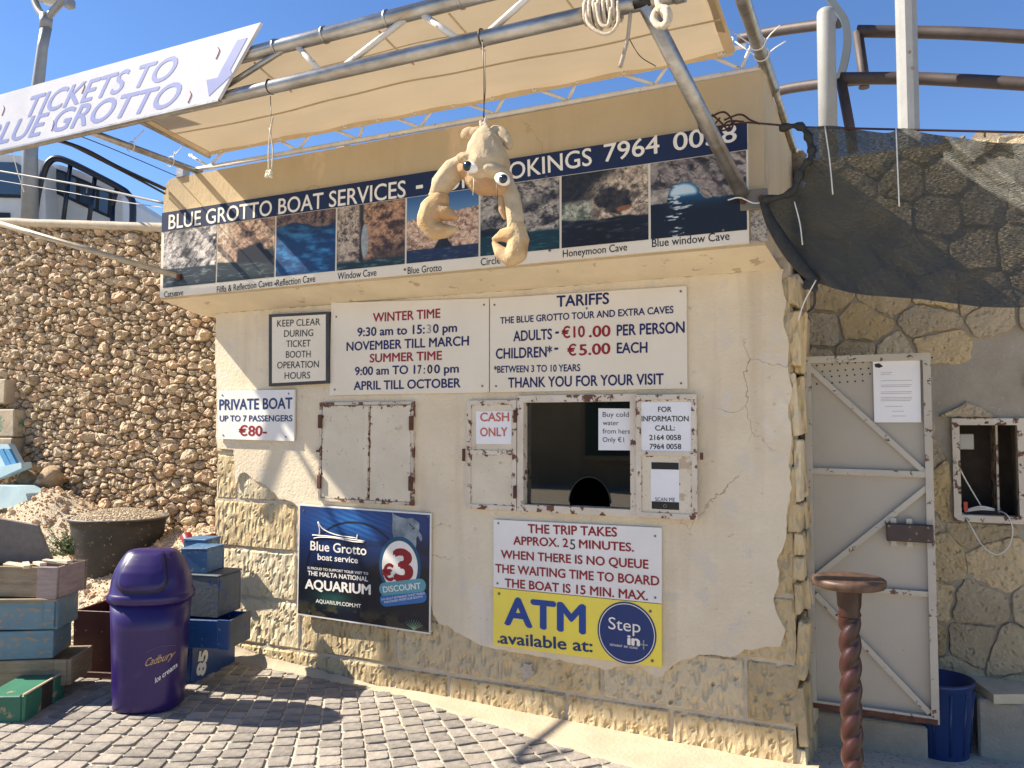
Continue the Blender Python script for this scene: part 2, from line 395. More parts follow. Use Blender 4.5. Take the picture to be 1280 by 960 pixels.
# ================================================================== SETTING
m_street = mat('street_bedding', (.60, .53, .42), (.48, .42, .33), scale=8, rough=.95, bump=.6, bscale=70, spec=.2, spots=[(40, .55, .62, (.30, .26, .21))])
xs = [-400, -12, -6.8] + [-6.5+.25*i for i in range(24)] + [-.3, 2, 400]
ys = [-400, -12, 400]
V = [(x, y, G(x)+.005) for y in ys for x in xs]; nX = len(xs)
F = [(j*nX+i, j*nX+i+1, (j+1)*nX+i+1, (j+1)*nX+i) for j in range(len(ys)-1) for i in range(nX-1)]
street = mesh('street', V, F, m_street, kind='structure')
# ---- granite setts in radial columns
m_sett = stone_mat('grey_sett', (.35, .315, .27), (.24, .22, .195), (.39, .345, .29), scale=14, bump=1.0, bscale=40, voro=(14, .5, 0, .6), bdist=.012, vary=.35, rough=.75)
def apron_edge(x):
    pts = [(-4.6, .35), (-4.05, .26), (-3.32, .06), (-2.78, -.01), (-2.22, -.17), (-1.81, -.24), (-1.42, -.33), (-1.085, -.40), (-.5, -.5), (-.2, -.1), (1, .3)]
    for (a, ya), (b, yb) in zip(pts, pts[1:]):
        if a <= x <= b: return ya+(yb-ya)*(x-a)/(b-a)
    return .3
C0 = Vector((-5.58, 3.24)); setts = []
ang0 = math.atan2(-.7-3.24, -2.5+5.58)
for j in range(-33, 34):
    an = ang0 + j*.0218; wcol = .0218
    rr = 3.2 + random.uniform(0, .1); an_c = an
    while rr < 7.6:
        h = random.uniform(.085, .125); rm = rr+h/2
        wob = .012*math.sin(rm*3+j*.3)
        cx = C0.x+rm*math.cos(an_c); cy = C0.y+rm*math.sin(an_c)
        if -6.2 < cx < 1.2 and cy > -3.0 and (cy < apron_edge(cx)+.07):
            setts.append((cx, cy, an_c, h, wcol*rm, rr))
        rr += h
def sett_geo(s):
    cx, cy, an, h, w, rr = s
    g = .0055; hw = w/2-g; hh = h/2-g; c, sn = math.cos(an), math.sin(an)
    def loc(a, b, z): return Vector((a*c-b*sn, a*sn+b*c, z))
    tilt = random.uniform(-.02, .02); dz = random.uniform(-.0025, .0025)
    ring = []
    for a, b in ((-hh, -hw), (hh, -hw), (hh, hw), (-hh, hw)):
        ring.append((a+random.uniform(-.006, .006), b+random.uniform(-.006, .006)))
    # 8-gon with cut corners
    oc = []
    for i in range(4):
        p = Vector(ring[i]); q0 = Vector(ring[i-1]); q1 = Vector(ring[(i+1) % 4]); k = random.uniform(.04, .12)
        oc += [p.lerp(q0, k), p.lerp(q1, k)]
    V = []
    for sc, z in ((1.0, -.03), (1.0, .0095+dz), (.97, .0125+dz), (.5, .013+dz)):
        for p in oc:
            zz = z + (tilt*p.x + tilt*.6*p.y if z > 0 else 0); V.append(loc(p.x*sc, p.y*sc, zz))
    F = []
    for r in range(3):
        for i in range(8):
            i2 = (i+1) % 8; F.append((r*8+i, r*8+i2, (r+1)*8+i2, (r+1)*8+i))
    F.append(tuple(24+i for i in range(8))); return V, F
def scr(x, y, z=0):
    d = Vector((x, y, z))-CAM; w = d.dot(fwd)
    return (640+FPX*d.dot(r2)/w, 480-FPX*d.dot(u2)/w, w) if w > .1 else (9999, 9999, 1)
def vis(s):
    X, Y, w = scr(s[0], s[1], G(s[0])); return (0 if -30 < X < 1310 and Y < 990 else 50)+w
setts.sort(key=vis)
pav = bpy.data.objects.new('pavement', None); scene.collection.objects.link(pav); OFF['pavement'] = Vector((0, 0, 0)); pav['kind'] = 'structure'
variants = []
for k, s in enumerate(setts[:290]):
    V, F = sett_geo(s); o = mesh('paving_stone', V, F, m_sett, pav); o.location = (s[0], s[1], G(s[0]))
rest = []
for s in setts[290:]:
    V, F = sett_geo(s); rest.append(([v+Vector((s[0], s[1], G(s[0]))) for v in V], F))
V, F = merge(rest); mesh('paving_stone', V, F, m_sett, pav, kind='stuff')
# ---- cement apron along the foot of the booth
m_apron = mat('cement_apron', (.50, .42, .30), (.42, .35, .25), scale=5, rough=.95, bump=.6, bscale=50, spec=.2, spots=[(14, .6, .66, (.5, .42, .31))])
bm = bmesh.new(); nx, nyy = 150, 10; grid = []
for i in range(nx+1):
    x = -4.75+4.4*i/nx; ye = apron_edge(x)+.02*noise.noise((x*6, 1, 0))+.012*noise.noise((x*25, 4, 0)); row = []
    y1 = .06 if x > -4.15 else .9
    for j in range(nyy+1):
        t = j/nyy; y = ye+(y1-ye)*t
        z = G(x)+.016+ .022*sst(np.array(t), 0, 1)+ .1*max(0, -3.3-x)*t*1.2+.004*noise.noise((x*5, y*5, 2))
        if j == 0: z = G(x)-.008
        row.append(bm.verts.new((x, y, float(z))))
    grid.append(row)
for i in range(nx):
    for j in range(nyy): bm.faces.new((grid[i][j], grid[i+1][j], grid[i+1][j+1], grid[i][j+1]))
apron = from_bm('cement_strip', bm, m_apron, None, smooth=True, kind='structure')
# ================================================================== TICKET BOOTH
booth = thing('ticket_booth', 'plastered limestone ticket booth with peeling walls and overhanging top under the canopy', 'booth', (-2.3, 0, 0))
XL, XR = -4.18, -.44
hole = [(-1.875, 1.155), (-1.215, 1.155), (-1.215, 1.757), (-1.875, 1.757)]
prism('wall', [(XL+.03, -.3), (XR-.03, -.3), (XR-.03, 2.44), (XL+.03, 2.44)], .10, .22, m_mortar, booth, holes=[hole])
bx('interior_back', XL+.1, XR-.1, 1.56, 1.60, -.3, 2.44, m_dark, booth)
bx('mortar_bed', XL+.01, XR-.01, .014, .10, -.3, 1.13, m_mortar, booth)
bx('mortar_bed', XL+.01, -3.25, .014, .10, 1.13, 2.44, m_mortar, booth)
bx('mortar_bed', -.78, XR-.01, .014, .10, 1.13, 2.44, m_mortar, booth)
bx('mortar_bed', -3.25, -1.9, .014, .10, 1.13, 2.44, m_mortar, booth)
bx('mortar_bed', -1.2, -.78, .014, .10, 1.13, 2.44, m_mortar, booth)
bx('mortar_bed', -1.9, -1.2, .014, .10, 1.78, 2.44, m_mortar, booth)
def block(x0, x1, z0, z1, depth=.13, rough=1.0, yf=0, side=False):
    gx = .004; x0 += gx; x1 -= gx; z0 += .004; z1 -= .004
    w, h = x1-x0, z1-z0; nx = max(4, int(w/.014)); nz = max(4, int(h/.014)); sd = random.uniform(0, 99)
    V = []; F = []
    for j in range(nz+1):
        for i in range(nx+1):
            u, v = i/nx, j/nz; x = x0+w*u; z = z0+h*v
            e = min(u*w, (1-u)*w, v*h, (1-v)*h)
            d = .009*noise.noise((x*3+sd, z*3, 0))+.004*noise.noise((x*18, z*18, sd))
            # slanted pick marks
            q = noise.noise(((x*.80+z*.6)*52+sd, (z*.80-x*.6)*27, sd)); d += -.014*rough*max(0, q-.30)*2.4
            d += .012*max(0, 1-e/.012)**1.5*-1
            y = yf-d+.004 if e > 1e-4 else yf+.018
            jx = .006*noise.noise((z*22, x0*9, 3)) if i in (0, nx) else 0
            jz = .005*noise.noise((x*22, z0*9, 5)) if j in (0, nz) else 0
            V.append(Vector((x+jx, y, z+jz)))
    for j in range(nz):
        for i in range(nx):
            k = j*(nx+1)+i; F.append((k, k+1, k+nx+2, k+nx+1))
    # side walls
    rim = [i for i in range(nx+1)] + [j*(nx+1)+nx for j in range(1, nz+1)] + [nz*(nx+1)+i for i in range(nx-1, -1, -1)] + [j*(nx+1) for j in range(nz-1, 0, -1)]
    k = len(V)
    for r in rim: v = V[r]; V.append(Vector((v.x, yf+depth, v.z)))
    for i in range(len(rim)):
        i2 = (i+1) % len(rim); F.append((rim[i], k+i, k+i2, rim[i2]))
    return mesh('stone_block', V, F, m_block, booth, smooth=False)
courses = [(-.14, .175), (.175, .475), (.475, .79), (.79, 1.105), (1.105, 1.415)]
joints = {0: [-4.19, -3.75, -3.1, -2.35, -1.62, -1.05, -.445], 1: [-4.19, -3.43, -2.72, -2.02, -1.42, -.68, -.435],
          2: [-4.18, -3.47, -2.9, -2.1, -1.3, -.72, -.44], 3: [-4.19, -3.48, -2.8, -2.1, -1.3, -.75, -.435], 4: [-4.18, -3.98, -3.4]}
for ci, (z0, z1) in enumerate(courses):
    js = joints[ci]
    for a, b in zip(js, js[1:]):
        block(a, b, z0, z1, depth=.5 if b > -.5 else .13)
for k, z0 in enumerate([1.105, 1.415, 1.73, 2.04]):
    block(-.62+random.uniform(-.08, .08), -.435+random.uniform(-.012, .01), z0, z0+.31, depth=.5)
for k, z0 in enumerate([1.415, 1.73, 2.04]):
    block(-4.19, -3.9+random.uniform(-.1, .1), z0, z0+.31, depth=.13)
# the side wall beyond the corner stones
bx('side_wall', XR-.3, XR-.012, .5, 1.6, -.3, 2.44, m_mortar, booth)
bx('side_wall', XL-.012, XL+.3, .13, 1.6, -.3, 2.44, m_mortar, booth)
# ragged layered rubble edge at the right corner
bm = bmesh.new(); z = -.05
while z < 2.34:
    h = random.uniform(.10, .34); d = random.uniform(.0, .025)
    for q in range(3):
        bm_box(bm, (-.428+random.uniform(-.012, .012)+q*.006, .07+q*.14+random.uniform(-.02, .02), z+h/2), (.03+d, random.uniform(.12, .15), h*random.uniform(.8, 1)), Matrix.Rotation(random.uniform(-.1, .1), 3, 'Y'), bev=.006, jit=.006)
    z += h
from_bm('broken_corner', bm, m_block, booth)
# plaster coat with its ragged lower edge
pl = [(270, 392), (269, 440), (271, 500), (270, 545), (272, 560), (292, 562), (294, 607), (300, 592), (306, 590), (318, 600), (332, 606), (343, 616), (348, 623), (356, 624), (368, 629), (374, 636),
      (376, 700), (400, 745), (470, 750), (534, 752), (540, 758), (541, 768), (548, 779), (560, 782), (568, 790), (584, 797), (600, 806), (625, 812), (660, 818), (717, 829), (740, 832), (756, 838), (777, 832), (798, 832),
      (806, 838), (820, 847), (829, 846), (832, 840), (841, 832), (850, 826), (862, 824), (874, 818), (887, 818), (903, 821), (919, 820), (930, 812), (940, 813), (958, 808), (975, 808), (979, 798), (981, 788),
      (976, 776), (969, 762), (967, 750), (971, 737), (974, 716), (971, 701), (977, 688), (982, 673), (984, 640), (989, 610), (986, 575), (990, 548), (985, 515), (990, 485), (984, 455), (986, 430), (978, 400), (983, 375), (977, 352), (979, 336)]
YP = -.012
hole_t = [(x, z) for x, z in hole]
out = jagged(quad_px(pl, YP), .025, .0045)
out = [(x, min(z, 2.40)) for x, z in out]
prism('plaster', out, YP, .010, m_plaster, booth, holes=[hole_t])
# patch of plaster left among the stones at upper left
prism('plaster', jagged(quad_px([(296, 562), (366, 556), (368, 612), (346, 612), (330, 598), (312, 588), (302, 584), (297, 590)], YP), .02, .003), YP+.003, .012, m_plaster, booth)
# lime smears near the foot of the wall
m_lime = mat('lime_smear', (.62, .56, .47), (.54, .46, .36), scale=20, rough=.95, bump=.9, bscale=60, spec=.1, bdist=.02)
def blob(px, py, w, h, Yp, seed, name='lime_smear'):
    c = P(px, py, 0); n = 26; rn = random.Random(seed); pts = []
    for k in range(n):
        a = 2*math.pi*k/n; r = 1+.45*noise.noise((math.cos(a)*1.7+seed, math.sin(a)*1.7, seed))+rn.uniform(-.12, .12)
        pts.append((c.x+w*r*math.cos(a), c.z+h*r*math.sin(a)))
    return prism(name, pts, Yp, .012, m_lime, booth)
blob(660, 838, .04, .04, -.012, 15)
# rough cement skirt hugging the foot
bm = bmesh.new(); rows = []
for i in range(161):
    x = -4.2+3.76*i/160; top = -.03+.08*max(0, -3.2-x)+.02*noise.noise((x*2, 0, 9))+.012*noise.noise((x*13, 2, 1))
    pass
    base = G(x)+.03; row = []
    for j in range(5):
        t = j/4; row.append(bm.verts.new((x, -.06*(1-t)**1.5-.002+.004*noise.noise((x*20, t*5, 0)), base-.02+(max(.01, top+.05)-.0)*t)))
    rows.append(row)
for i in range(160):
    for j in range(4): bm.faces.new((rows[i][j], rows[i+1][j], rows[i+1][j+1], rows[i][j+1]))
from_bm('cement_skirt', bm, m_apron, booth, smooth=True)
# fascia (overhanging upper box) with rounded left corner
FY = -.25
arc = [(-4.45+.09-.09*math.cos(a), 3.275-.09+.09*math.sin(a)) for a in [math.pi/2*k/8 for k in range(9)]]
prism('fascia', [(-4.45, 2.45)]+arc+[(-.522, 3.285), (-.522, 2.45)], FY, 1.6, m_render, booth)
Vw = [(-4.45, FY+.001, 2.4501), (-.522, FY+.001, 2.4501), (-4.35, .0, 2.372), (-.48, .0, 2.372), (-4.35, 1.6, 2.372), (-.48, 1.6, 2.372), (-4.45, 1.6, 2.4501), (-.522, 1.6, 2.4501)]
m_soffit = mat('soffit_render', (.74, .64, .46), (.64, .55, .40), scale=3, rough=.9, bump=.4, bscale=50, spec=.2, spots=[(9, .62, .66, (.48, .38, .26))])
mesh('soffit', Vw, [(0, 2, 3, 1), (2, 4, 5, 3), (4, 6, 7, 5), (0, 6, 4, 2), (1, 3, 5, 7), (0, 1, 7, 6)], m_soffit, booth)
m_agg = mat('exposed_aggregate', (.62, .56, .46), (.34, .29, .24), scale=45, rough=.9, bump=1, bscale=60, voro=(70, 1.5, 0, .5))
prism('aggregate_patch', jagged(quad_px([(940, 250), (957, 252), (960, 301), (938, 304)], FY-.004), .02, .003), FY-.006, FY+.01, m_agg, booth)
# ---- ticket window, shutters

def frame(name, x0, x1, z0, z1, w, y0, y1, m, parent):
    return prism(name, [(x0, z0), (x1, z0), (x1, z1), (x0, z1)], y0, y1, m, parent, holes=[[(x0+w, z0+w), (x1-w, z0+w), (x1-w, z1-w), (x0+w, z1-w)]])
wf = frame('ticket_window', -1.893, -1.205, 1.135, 1.775, .038, -.040, .06, m_metalpaint2, booth)
m_glass = bpy.data.materials.new('window_glass'); m_glass.use_nodes = True
gN, gL = m_glass.node_tree.nodes, m_glass.node_tree.links; gN.remove(gN['Principled BSDF'])
g1 = gN.new('ShaderNodeBsdfTransparent'); g1.inputs[0].default_value = (.42, .44, .43, 1); g2 = gN.new('ShaderNodeBsdfGlossy'); g2.inputs['Roughness'].default_value = .02
g3 = gN.new('ShaderNodeFresnel'); g3.inputs[0].default_value = 2.0; g4 = gN.new('ShaderNodeMixShader'); gL.new(g3.outputs[0], g4.inputs[0]); gL.new(g1.outputs[0], g4.inputs[1]); gL.new(g2.outputs[0], g4.inputs[2]); gL.new(g4.outputs[0], gN['Material Output'].inputs[0])
cx = (P(707, 635, -.01).x+P(760, 635, -.01).x)/2+.01
gl = [(-1.86, 1.168), (cx-.115, 1.168)] + [(cx-.115*math.cos(a), 1.195+.135*math.sin(a)) for a in [math.pi*k/16 for k in range(17)]] + [(cx+.115, 1.168), (-1.24, 1.168), (-1.24, 1.742), (-1.86, 1.742)]
prism('glass_pane', gl, .012, .018, m_glass, wf)
bx('counter', -1.87, -1.22, .02, .30, 1.135, 1.165, flat('dark_counter', (40, 38, 36), rough=.3), booth)
tube('slot_rim', [(cx-.118*math.cos(a), .010, 1.195+.138*math.sin(a)) for a in [math.pi*k/20 for k in range(21)]], .004, m_black, wf, 6)
# inside the booth
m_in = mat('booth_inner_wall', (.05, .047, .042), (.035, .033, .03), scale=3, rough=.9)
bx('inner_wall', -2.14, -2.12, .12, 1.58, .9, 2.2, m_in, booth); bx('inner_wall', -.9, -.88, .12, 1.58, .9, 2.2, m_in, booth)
def shutter(name, x0, x1, z0, z1, yb, parent, mid=True, th=.018):
    s = frame(name, x0, x1, z0, z1, .026, yb-th, yb, m_metalpaint2, parent)
    zm = z0+(z1-z0)*.52
    bx('shutter_panel', x0+.026, x1-.026, yb-th+.008, yb-.003, z0+.026, (zm-.012) if mid else z1-.026, m_metalpaint, s)
    if mid:
        bx('shutter_panel', x0+.026, x1-.026, yb-th+.008, yb-.003, zm+.012, z1-.026, m_metalpaint, s)
        bx('crossbar', x0+.026, x1-.026, yb-th, yb-.004, zm-.012, zm+.012, m_metalpaint2, s)
    return s
sL = shutter('shutter', -2.215, -1.90, 1.135, 1.752, -.018, booth)
sR = shutter('shutter', -1.205, -.892, 1.14, 1.768, -.042, booth, th=.020)
for x, z in ((-1.905, 1.66), (-1.905, 1.24), (-2.228, 1.44)):
    tube('hinge', [(x, -.045, z-.035), (x, -.045, z+.035)], .010, m_rust, booth, 8)
bx('latch', -1.0+.125, -.862, -.066, -.05, 1.44, 1.475, m_rust, booth)
m_dbl = mat('shutter_frame_rust', (.62, .55, .44), (.5, .43, .34), scale=6, rough=.6, bump=.3, bscale=60, spots=[(16, .50, .55, (.13, .05, .025))])
q = quad_px([(398, 629), (516, 634), (521, 502), (402, 503)], -.02)
x0, x1 = -3.275, -2.575; z0, z1 = 1.135, 1.752
sh = frame('closed_shutters', x0, x1, z0, z1, .018, -.034, .0, m_dbl, booth)
xm = P(462, 560, -.03).x
bx('shutter_leaf', x0+.022, xm-.004, -.030, -.012, z0+.02, z1-.022, m_metalpaint, sh)
bx('shutter_leaf', xm+.004, x1-.022, -.030, -.012, z0+.02, z1-.022, m_metalpaint, sh)
bx('cover_strip', xm-.045, xm-.008, -.036, -.0305, z0+.024, z1-.028, m_metalpaint, sh)
for x, z in ((x0+.012, z1-.12), (x0+.012, z0+.12), (x1-.012, z1-.13), (x1-.012, z0+.13)):
    box('hinge', (x, -.040, z), (.028, .016, .085), m_rust, sh, bev=.003)
bx('hinge', x0-.02, x0+.005, -.036, -.024, 1.44, 1.452, m_rust, sh)
# ================================================================== SIGNS
def board(name, px, Y, th, m, label, cat, group=None, par=None):
    pts = quad_px(px, Y); o = prism(name, pts[::-1], Y, Y+th, m, par)
    if label: tag(o, label, cat, group)
    return o
# ---- long banner on the fascia
BY = -.275
ban = thing('banner', 'long blue and white boat services banner with cave pictures across the booth top', 'banner', (-2.5, -.26, 2.46))
BL, BR, BT, BB = -4.437, -.592, 3.040, 2.462
bx('backing_board', BL, BR, BY+.004, FY-.001, BB, BT, m_cream, ban)
zb0 = P(205, 292, BY).z; zb1 = P(935, 183, BY).z; zbar = (zb0+zb1)/2
bx('heading_bar', BL+.004, BR-.002, BY, BY+.004, zbar, BT-.002, m_banner, ban)
for s, p0, p1, c in (("BLUE GROTTO BOAT SERVICES", (210.5, 286.5), (507, 246), 19), ("-", (520, 239.5), (528, 238), 18), ("FOR BOOKINGS", (545, 241), (740, 206), 20.5),
                     ("7964", (755, 202.5), (824.5, 191), 22), ("0058", (841.5, 188.5), (921, 176.5), 22)):
    if s == "-":
        a = P(520, 232, BY-.0012); b = P(528.5, 235, BY-.0012); bx('lettering', a.x, b.x, BY-.0012, BY, b.z, a.z, m_letw, ban)
    else: letter(s, p0, p1, c, BY-.0012, m_letw, ban, bold=.012)
zpb = (P(203, 362, BY).z+P(935, 284, BY).z)/2; zpt = zbar-.004
divs = [P(x, 300, BY).x for x in (204, 271, 344, 420, 507, 599, 700.5, 812, 935)]
S1 = rs.randint(0, 99)
def rock(u, v, dark, lite, sc=6, seed=0, ax=(1, 1)):
    wu = .10*(fbm(u*3.1, v*3.1, seed+31)-.5); wv_ = .10*(fbm(u*3.3+9, v*3.3, seed+37)-.5); u = u+wu; v = v+wv_
    r = ridg(u*sc*1.3*ax[0], v*sc*1.3*ax[1], seed, 6)*.7+.3*ridg(u*sc*4, v*sc*4, seed+9, 4); f = fbm(u*sc*3.6, v*sc*3.6, seed+50, 5)
    c = lerp(dark, lite, sst(r*.6+f*.5, .42, .74)); cr = 1-sst(np.abs(fbm(u*sc*1.1+3, v*sc*1.1, seed+71, 5)-.5), .0, .022); g = .72+.56*fbm(u*48, v*48, seed+5, 3)
    return c*(1-.6*cr[..., None])*g[..., None]
def water(u, v, deep, glint, seed, amt=.35):
    w = fbm(u*9, v*42, seed, 4); return lerp(deep, glint, sst(w, .52, .85)*amt*2)
def blend(a, b, t): t = np.clip(t, 0, 1)[..., None]; return a*(1-t)+b*t
def f1(u, v):
    w = u+.0*v; r = rock(u-.5*v, v, (70, 62, 58), (222, 214, 205), 4, 3, (2.2, 1)); d = sst(np.abs(u-.35-.45*(1-v)+.1*fbm(v*8, u*8, 2)), .0, .22)
    r = blend(r*.45, r, .35+.65*d); e = .30+.03*fbm(u*9, v, 5); return blend(water(u, v, (38, 46, 50), (150, 155, 152), 8, .4), r, sst(v, e-.01, e+.02))
def f2(u, v):
    r = rock(u, v, (80, 60, 45), (190, 155, 125), 5, 23); l = rock(u, v, (150, 120, 90), (225, 205, 180), 5, 24)
    r = blend(l, r, sst(u+.25*fbm(v*5, u*5, 4), .28, .48)); hx = (u-.68+.25*(fbm(u*5, v*5, 61)-.5))/.36; hz = (v-.36+.3*(fbm(u*6, v*6, 62)-.5))/.30
    hole = 1-sst(hx**2+hz**2+.5*(fbm(u*7, v*7, 6)-.5), .55, .9); r = blend(r, r*0+np.array([14., 12, 14]), hole)
    e = .34-.10*u+.0*v; return blend(water(u, v, (34, 44, 44), (120, 130, 126), 9, .4), r, sst(v, e-.01, e+.02))
def f3(u, v):
    r = rock(u, v, (40, 28, 24), (165, 130, 105), 5, 33); w = fbm(u*6+v*3, v*14, 40, 5); b = lerp((8, 52, 100), (70, 150, 205), sst(w, .35, .9)); b = blend(b, b*.55, sst(v, .45, .8)*.6)
    e = .76+.06*np.sin(u*6)+.06*fbm(u*8, v, 31); return blend(b, r*.85, sst(v, e-.02, e+.02))
def f4(u, v):
    a = rock(u, v, (90, 72, 58), (205, 185, 160), 5, 43, (1.6, .8)); b = rock(u, v, (70, 46, 30), (196, 150, 110), 5, 44); r = blend(a, b, sst(u, .36, .44))
    r = blend(r, r*.4, (1-sst(v, .1, .55))*sst(u, .45, .6)*.8); r = blend(r, r*.25, 1-sst(np.abs(u-.37+.05*(fbm(u*3, v*5, 67)-.5)), .01, .05))
    ex = (u-.42)/.055; ez = (v-.42)/.27; sl = 1-sst(ex**2+ez**2, .8, 1.1); r = blend(r, lerp((120, 130, 128), (205, 205, 200), fbm(u*20, v*20, 3)), sl)
    return blend(water(u, v, (24, 42, 44), (110, 150, 150), 49, .4), r, sst(v, .08, .16))
def f5(u, v):
    r = rock(u, v, (150, 112, 88), (232, 196, 164), 7, 53); e = .63+.10*u+.04*fbm(u*7, v, 51)
    hx = np.abs(u-.52)*1.6; hole = (1-sst(hx+v*.9, .36, .40))*sst(v, .14, .18); r = blend(r, r*.16, hole)
    w = water(u, v, (30, 42, 72), (110, 120, 140), 59, .35); s = lerp((120, 160, 196), (52, 96, 150), (v-.6)*2.4)
    return blend(w, blend(r, s, sst(v, e-.01, e+.01)), sst(v, .19, .20))
def f6(u, v):
    r = rock(u+.4*v, v-.3*u, (46, 42, 40), (186, 176, 160), 4.5, 63, (1, 1.4)); d = sst(np.abs(v-.42-.35*u), .0, .12); r = blend(r*.45, r, .3+.7*d)
    hole = 1-sst(((u-.12)/.22)**2+((v-.24)/.16)**2, .6, 1.1); r = blend(r, r*.12, hole)
    return blend(water(u, v, (10, 50, 56), (60, 120, 118), 69, .4), r, sst(v, .26, .30))
def f7(u, v):
    r = rock(u*1.2+v, v-u, (96, 84, 72), (222, 200, 170), 3.4, 73, (.8, 1.8)); dk = 1-sst(u+.9*(1-v)+.25*fbm(u*6, v*6, 71), .55, .95); r = blend(r, r*.22, dk*sst(v, .5, .65))
    uw = u+.22*(fbm(u*6, v*6, 63)-.5); vw = v+.22*(fbm(u*6, v*6, 64)-.5); r = blend(r, r*.30, (1-sst(((uw-.60)/.24)**2+((vw-.60)/.18)**2, .7, 1.1))); orr = 1-sst(((uw-.70)/.12)**2+((vw-.50)/.06)**2, .5, 1.2)
    r = blend(r, r*0+np.array([178., 108, 60]), orr*.8); lf = rock(u, v, (96, 104, 88), (186, 188, 164), 6, 75)
    r = blend(r, lf, (1-sst(u-.0*v, .30, .42))*(1-sst(v, .56, .66))); e = .32+.10*np.abs(u-.45)+.02*fbm(u*9, v, 77)-.06*sst(u, .7, 1)
    return blend(water(u, v, (14, 15, 19), (120, 122, 128), 79, .28), r, sst(v, e-.01, e+.02))
def f8(u, v):
    r = rock(u+.5*v, v, (58, 52, 50), (160, 148, 138), 3.5, 83, (1.5, 1)); r = blend(r, r*1.25, sst(u, .75, .95)); seam = 1-sst(np.abs(np.sin((u*1.3+v*.8)*11)), .0, .12); r = blend(r, r*.45, seam*.7*sst(u, .4, .6))
    lf = rock(u, v, (120, 110, 96), (190, 182, 166), 5, 84); r = blend(r, lf, (1-sst(u, .20, .27))*(1-sst(v, .62, .66))*.8)
    cz = .60+.0*u; w = lerp((10, 16, 24), (22, 100, 150), sst(v, .30, .62)*sst(1-np.abs(u-.55)*2, .0, .6)); gl = sst(fbm(u*11, v*44, 88, 4), .60, .72)*(1-sst(np.abs(u-.30-.04*np.sin(v*20)), .06, .16)); w = blend(w, w*0+np.array([226., 234, 238]), gl)
    sk = (1-sst(np.hypot((u-.35)/.17, (v-.55)/.15), .7, 1.0))*sst(v, .50, .56); w = blend(w, w*0+np.array([205., 226, 235]), sk)
    top = .55+.15*np.sqrt(np.clip(1-((u-.35)/.17)**2, 0, 1))-.10*sst(u, .5, .60)-.10*(1-sst(u, .16, .22))+.14*(1-sst(u, .0, .22))*0+.05*(fbm(u*12, v*3, 66)-.5); return blend(w, r, sst(v, top-.01, top+.012))
for k, fn in enumerate((f1, f2, f3, f4, f5, f6, f7, f8)):
    a, b = divs[k]+.006, divs[k+1]-(.006 if k < 7 else .004); y = BY+.0015
    painted('cave_picture', [(a, y, zpb), (b, y, zpb), (b, y, zpt), (a, y, zpt)], 110, 116, fn, ban)
for s, p0, p1, c in (("Catscave", (205, 372), (229, 369), 7.5), ("Filfla & Reflection Caves", (271, 366), (340.5, 357.5), 8), ("Reflection Cave", (345.5, 358), (394, 352), 8.5),
                     ("Window Cave", (422, 349.5), (470.5, 344.5), 8.5), ("Blue Grotto", (509.5, 342.5), (552, 338.5), 8.5), ("Circle Cave", (601, 332), (650, 326.5), 9),
                     ("Honeymoon Cave", (703.5, 321.5), (784, 313), 9), ("Blue window Cave", (815, 309), (912, 299.5), 10)):
    letter(s, p0, p1, c, BY+.0028, m_black, ban, bold=.008)
screws([(347, 267), (507.5, 244), (683, 221), (344, 355), (506, 337), (687, 313), (904, 288), (219, 367)], BY, ban, .007)
# ---- opening hours and tariffs
SY = -.03; TY = SY-.0012
hrs = board('sign', [(414, 378.5), (611, 373), (611, 490.5), (412, 494)], SY, .012, m_cream, 'white sign of winter and summer opening hours in red and blue letters', 'sign')
trf = board('sign', [(612.5, 373), (858, 357.5), (859, 485.5), (612.5, 490.5)], SY, .012, m_cream, 'white TARIFFS sign with euro prices for adults and children', 'sign')
def L(par, Yt, rows, bold=.02):
    for s, x0, y0, x1, y1, c, m in rows: letter(s, (x0, y0), (x1, y1), c, Yt, m, par, bold=bold)
L(hrs, TY, [("WINTER TIME", 466, 402.5, 550.5, 397, 11, m_red), ("9:30 am to 15:", 446.5, 420.5, 531, 416.8, 10.7, m_navy), ("3", 533, 416.6, 539, 416.4, 10.7, m_grey), ("0 pm", 541, 416.2, 571.3, 414.6, 10.7, m_navy),
             ("NOVEMBER TILL MARCH", 433, 438.5, 586.2, 431.5, 11, m_navy), ("SUMMER TIME", 462, 453, 552.5, 449.5, 10.5, m_red), ("9:00 am TO 1", 443.4, 469, 519, 467, 10.3, m_navy),
             ("7", 522, 467, 527, 466.8, 10.3, m_black), (":", 529.5, 466.8, 531, 466.8, 10.3, m_navy), ("0", 534, 466.7, 540.5, 466.5, 10.3, m_black), ("0 pm", 542.5, 466.5, 573.6, 465.5, 10.3, m_navy), ("APRIL TILL OCTOBER", 442, 487.5, 575.8, 484, 10.8, m_navy)], .028)
k = 280/1280
def T(x, y): return (600+x*k, 350+y*k)
def Lt(rows, par, Yt, bold=.028):
    for s, a, b, c, m in rows: letter(s, a, b, c, Yt, m, par, bold=bold)
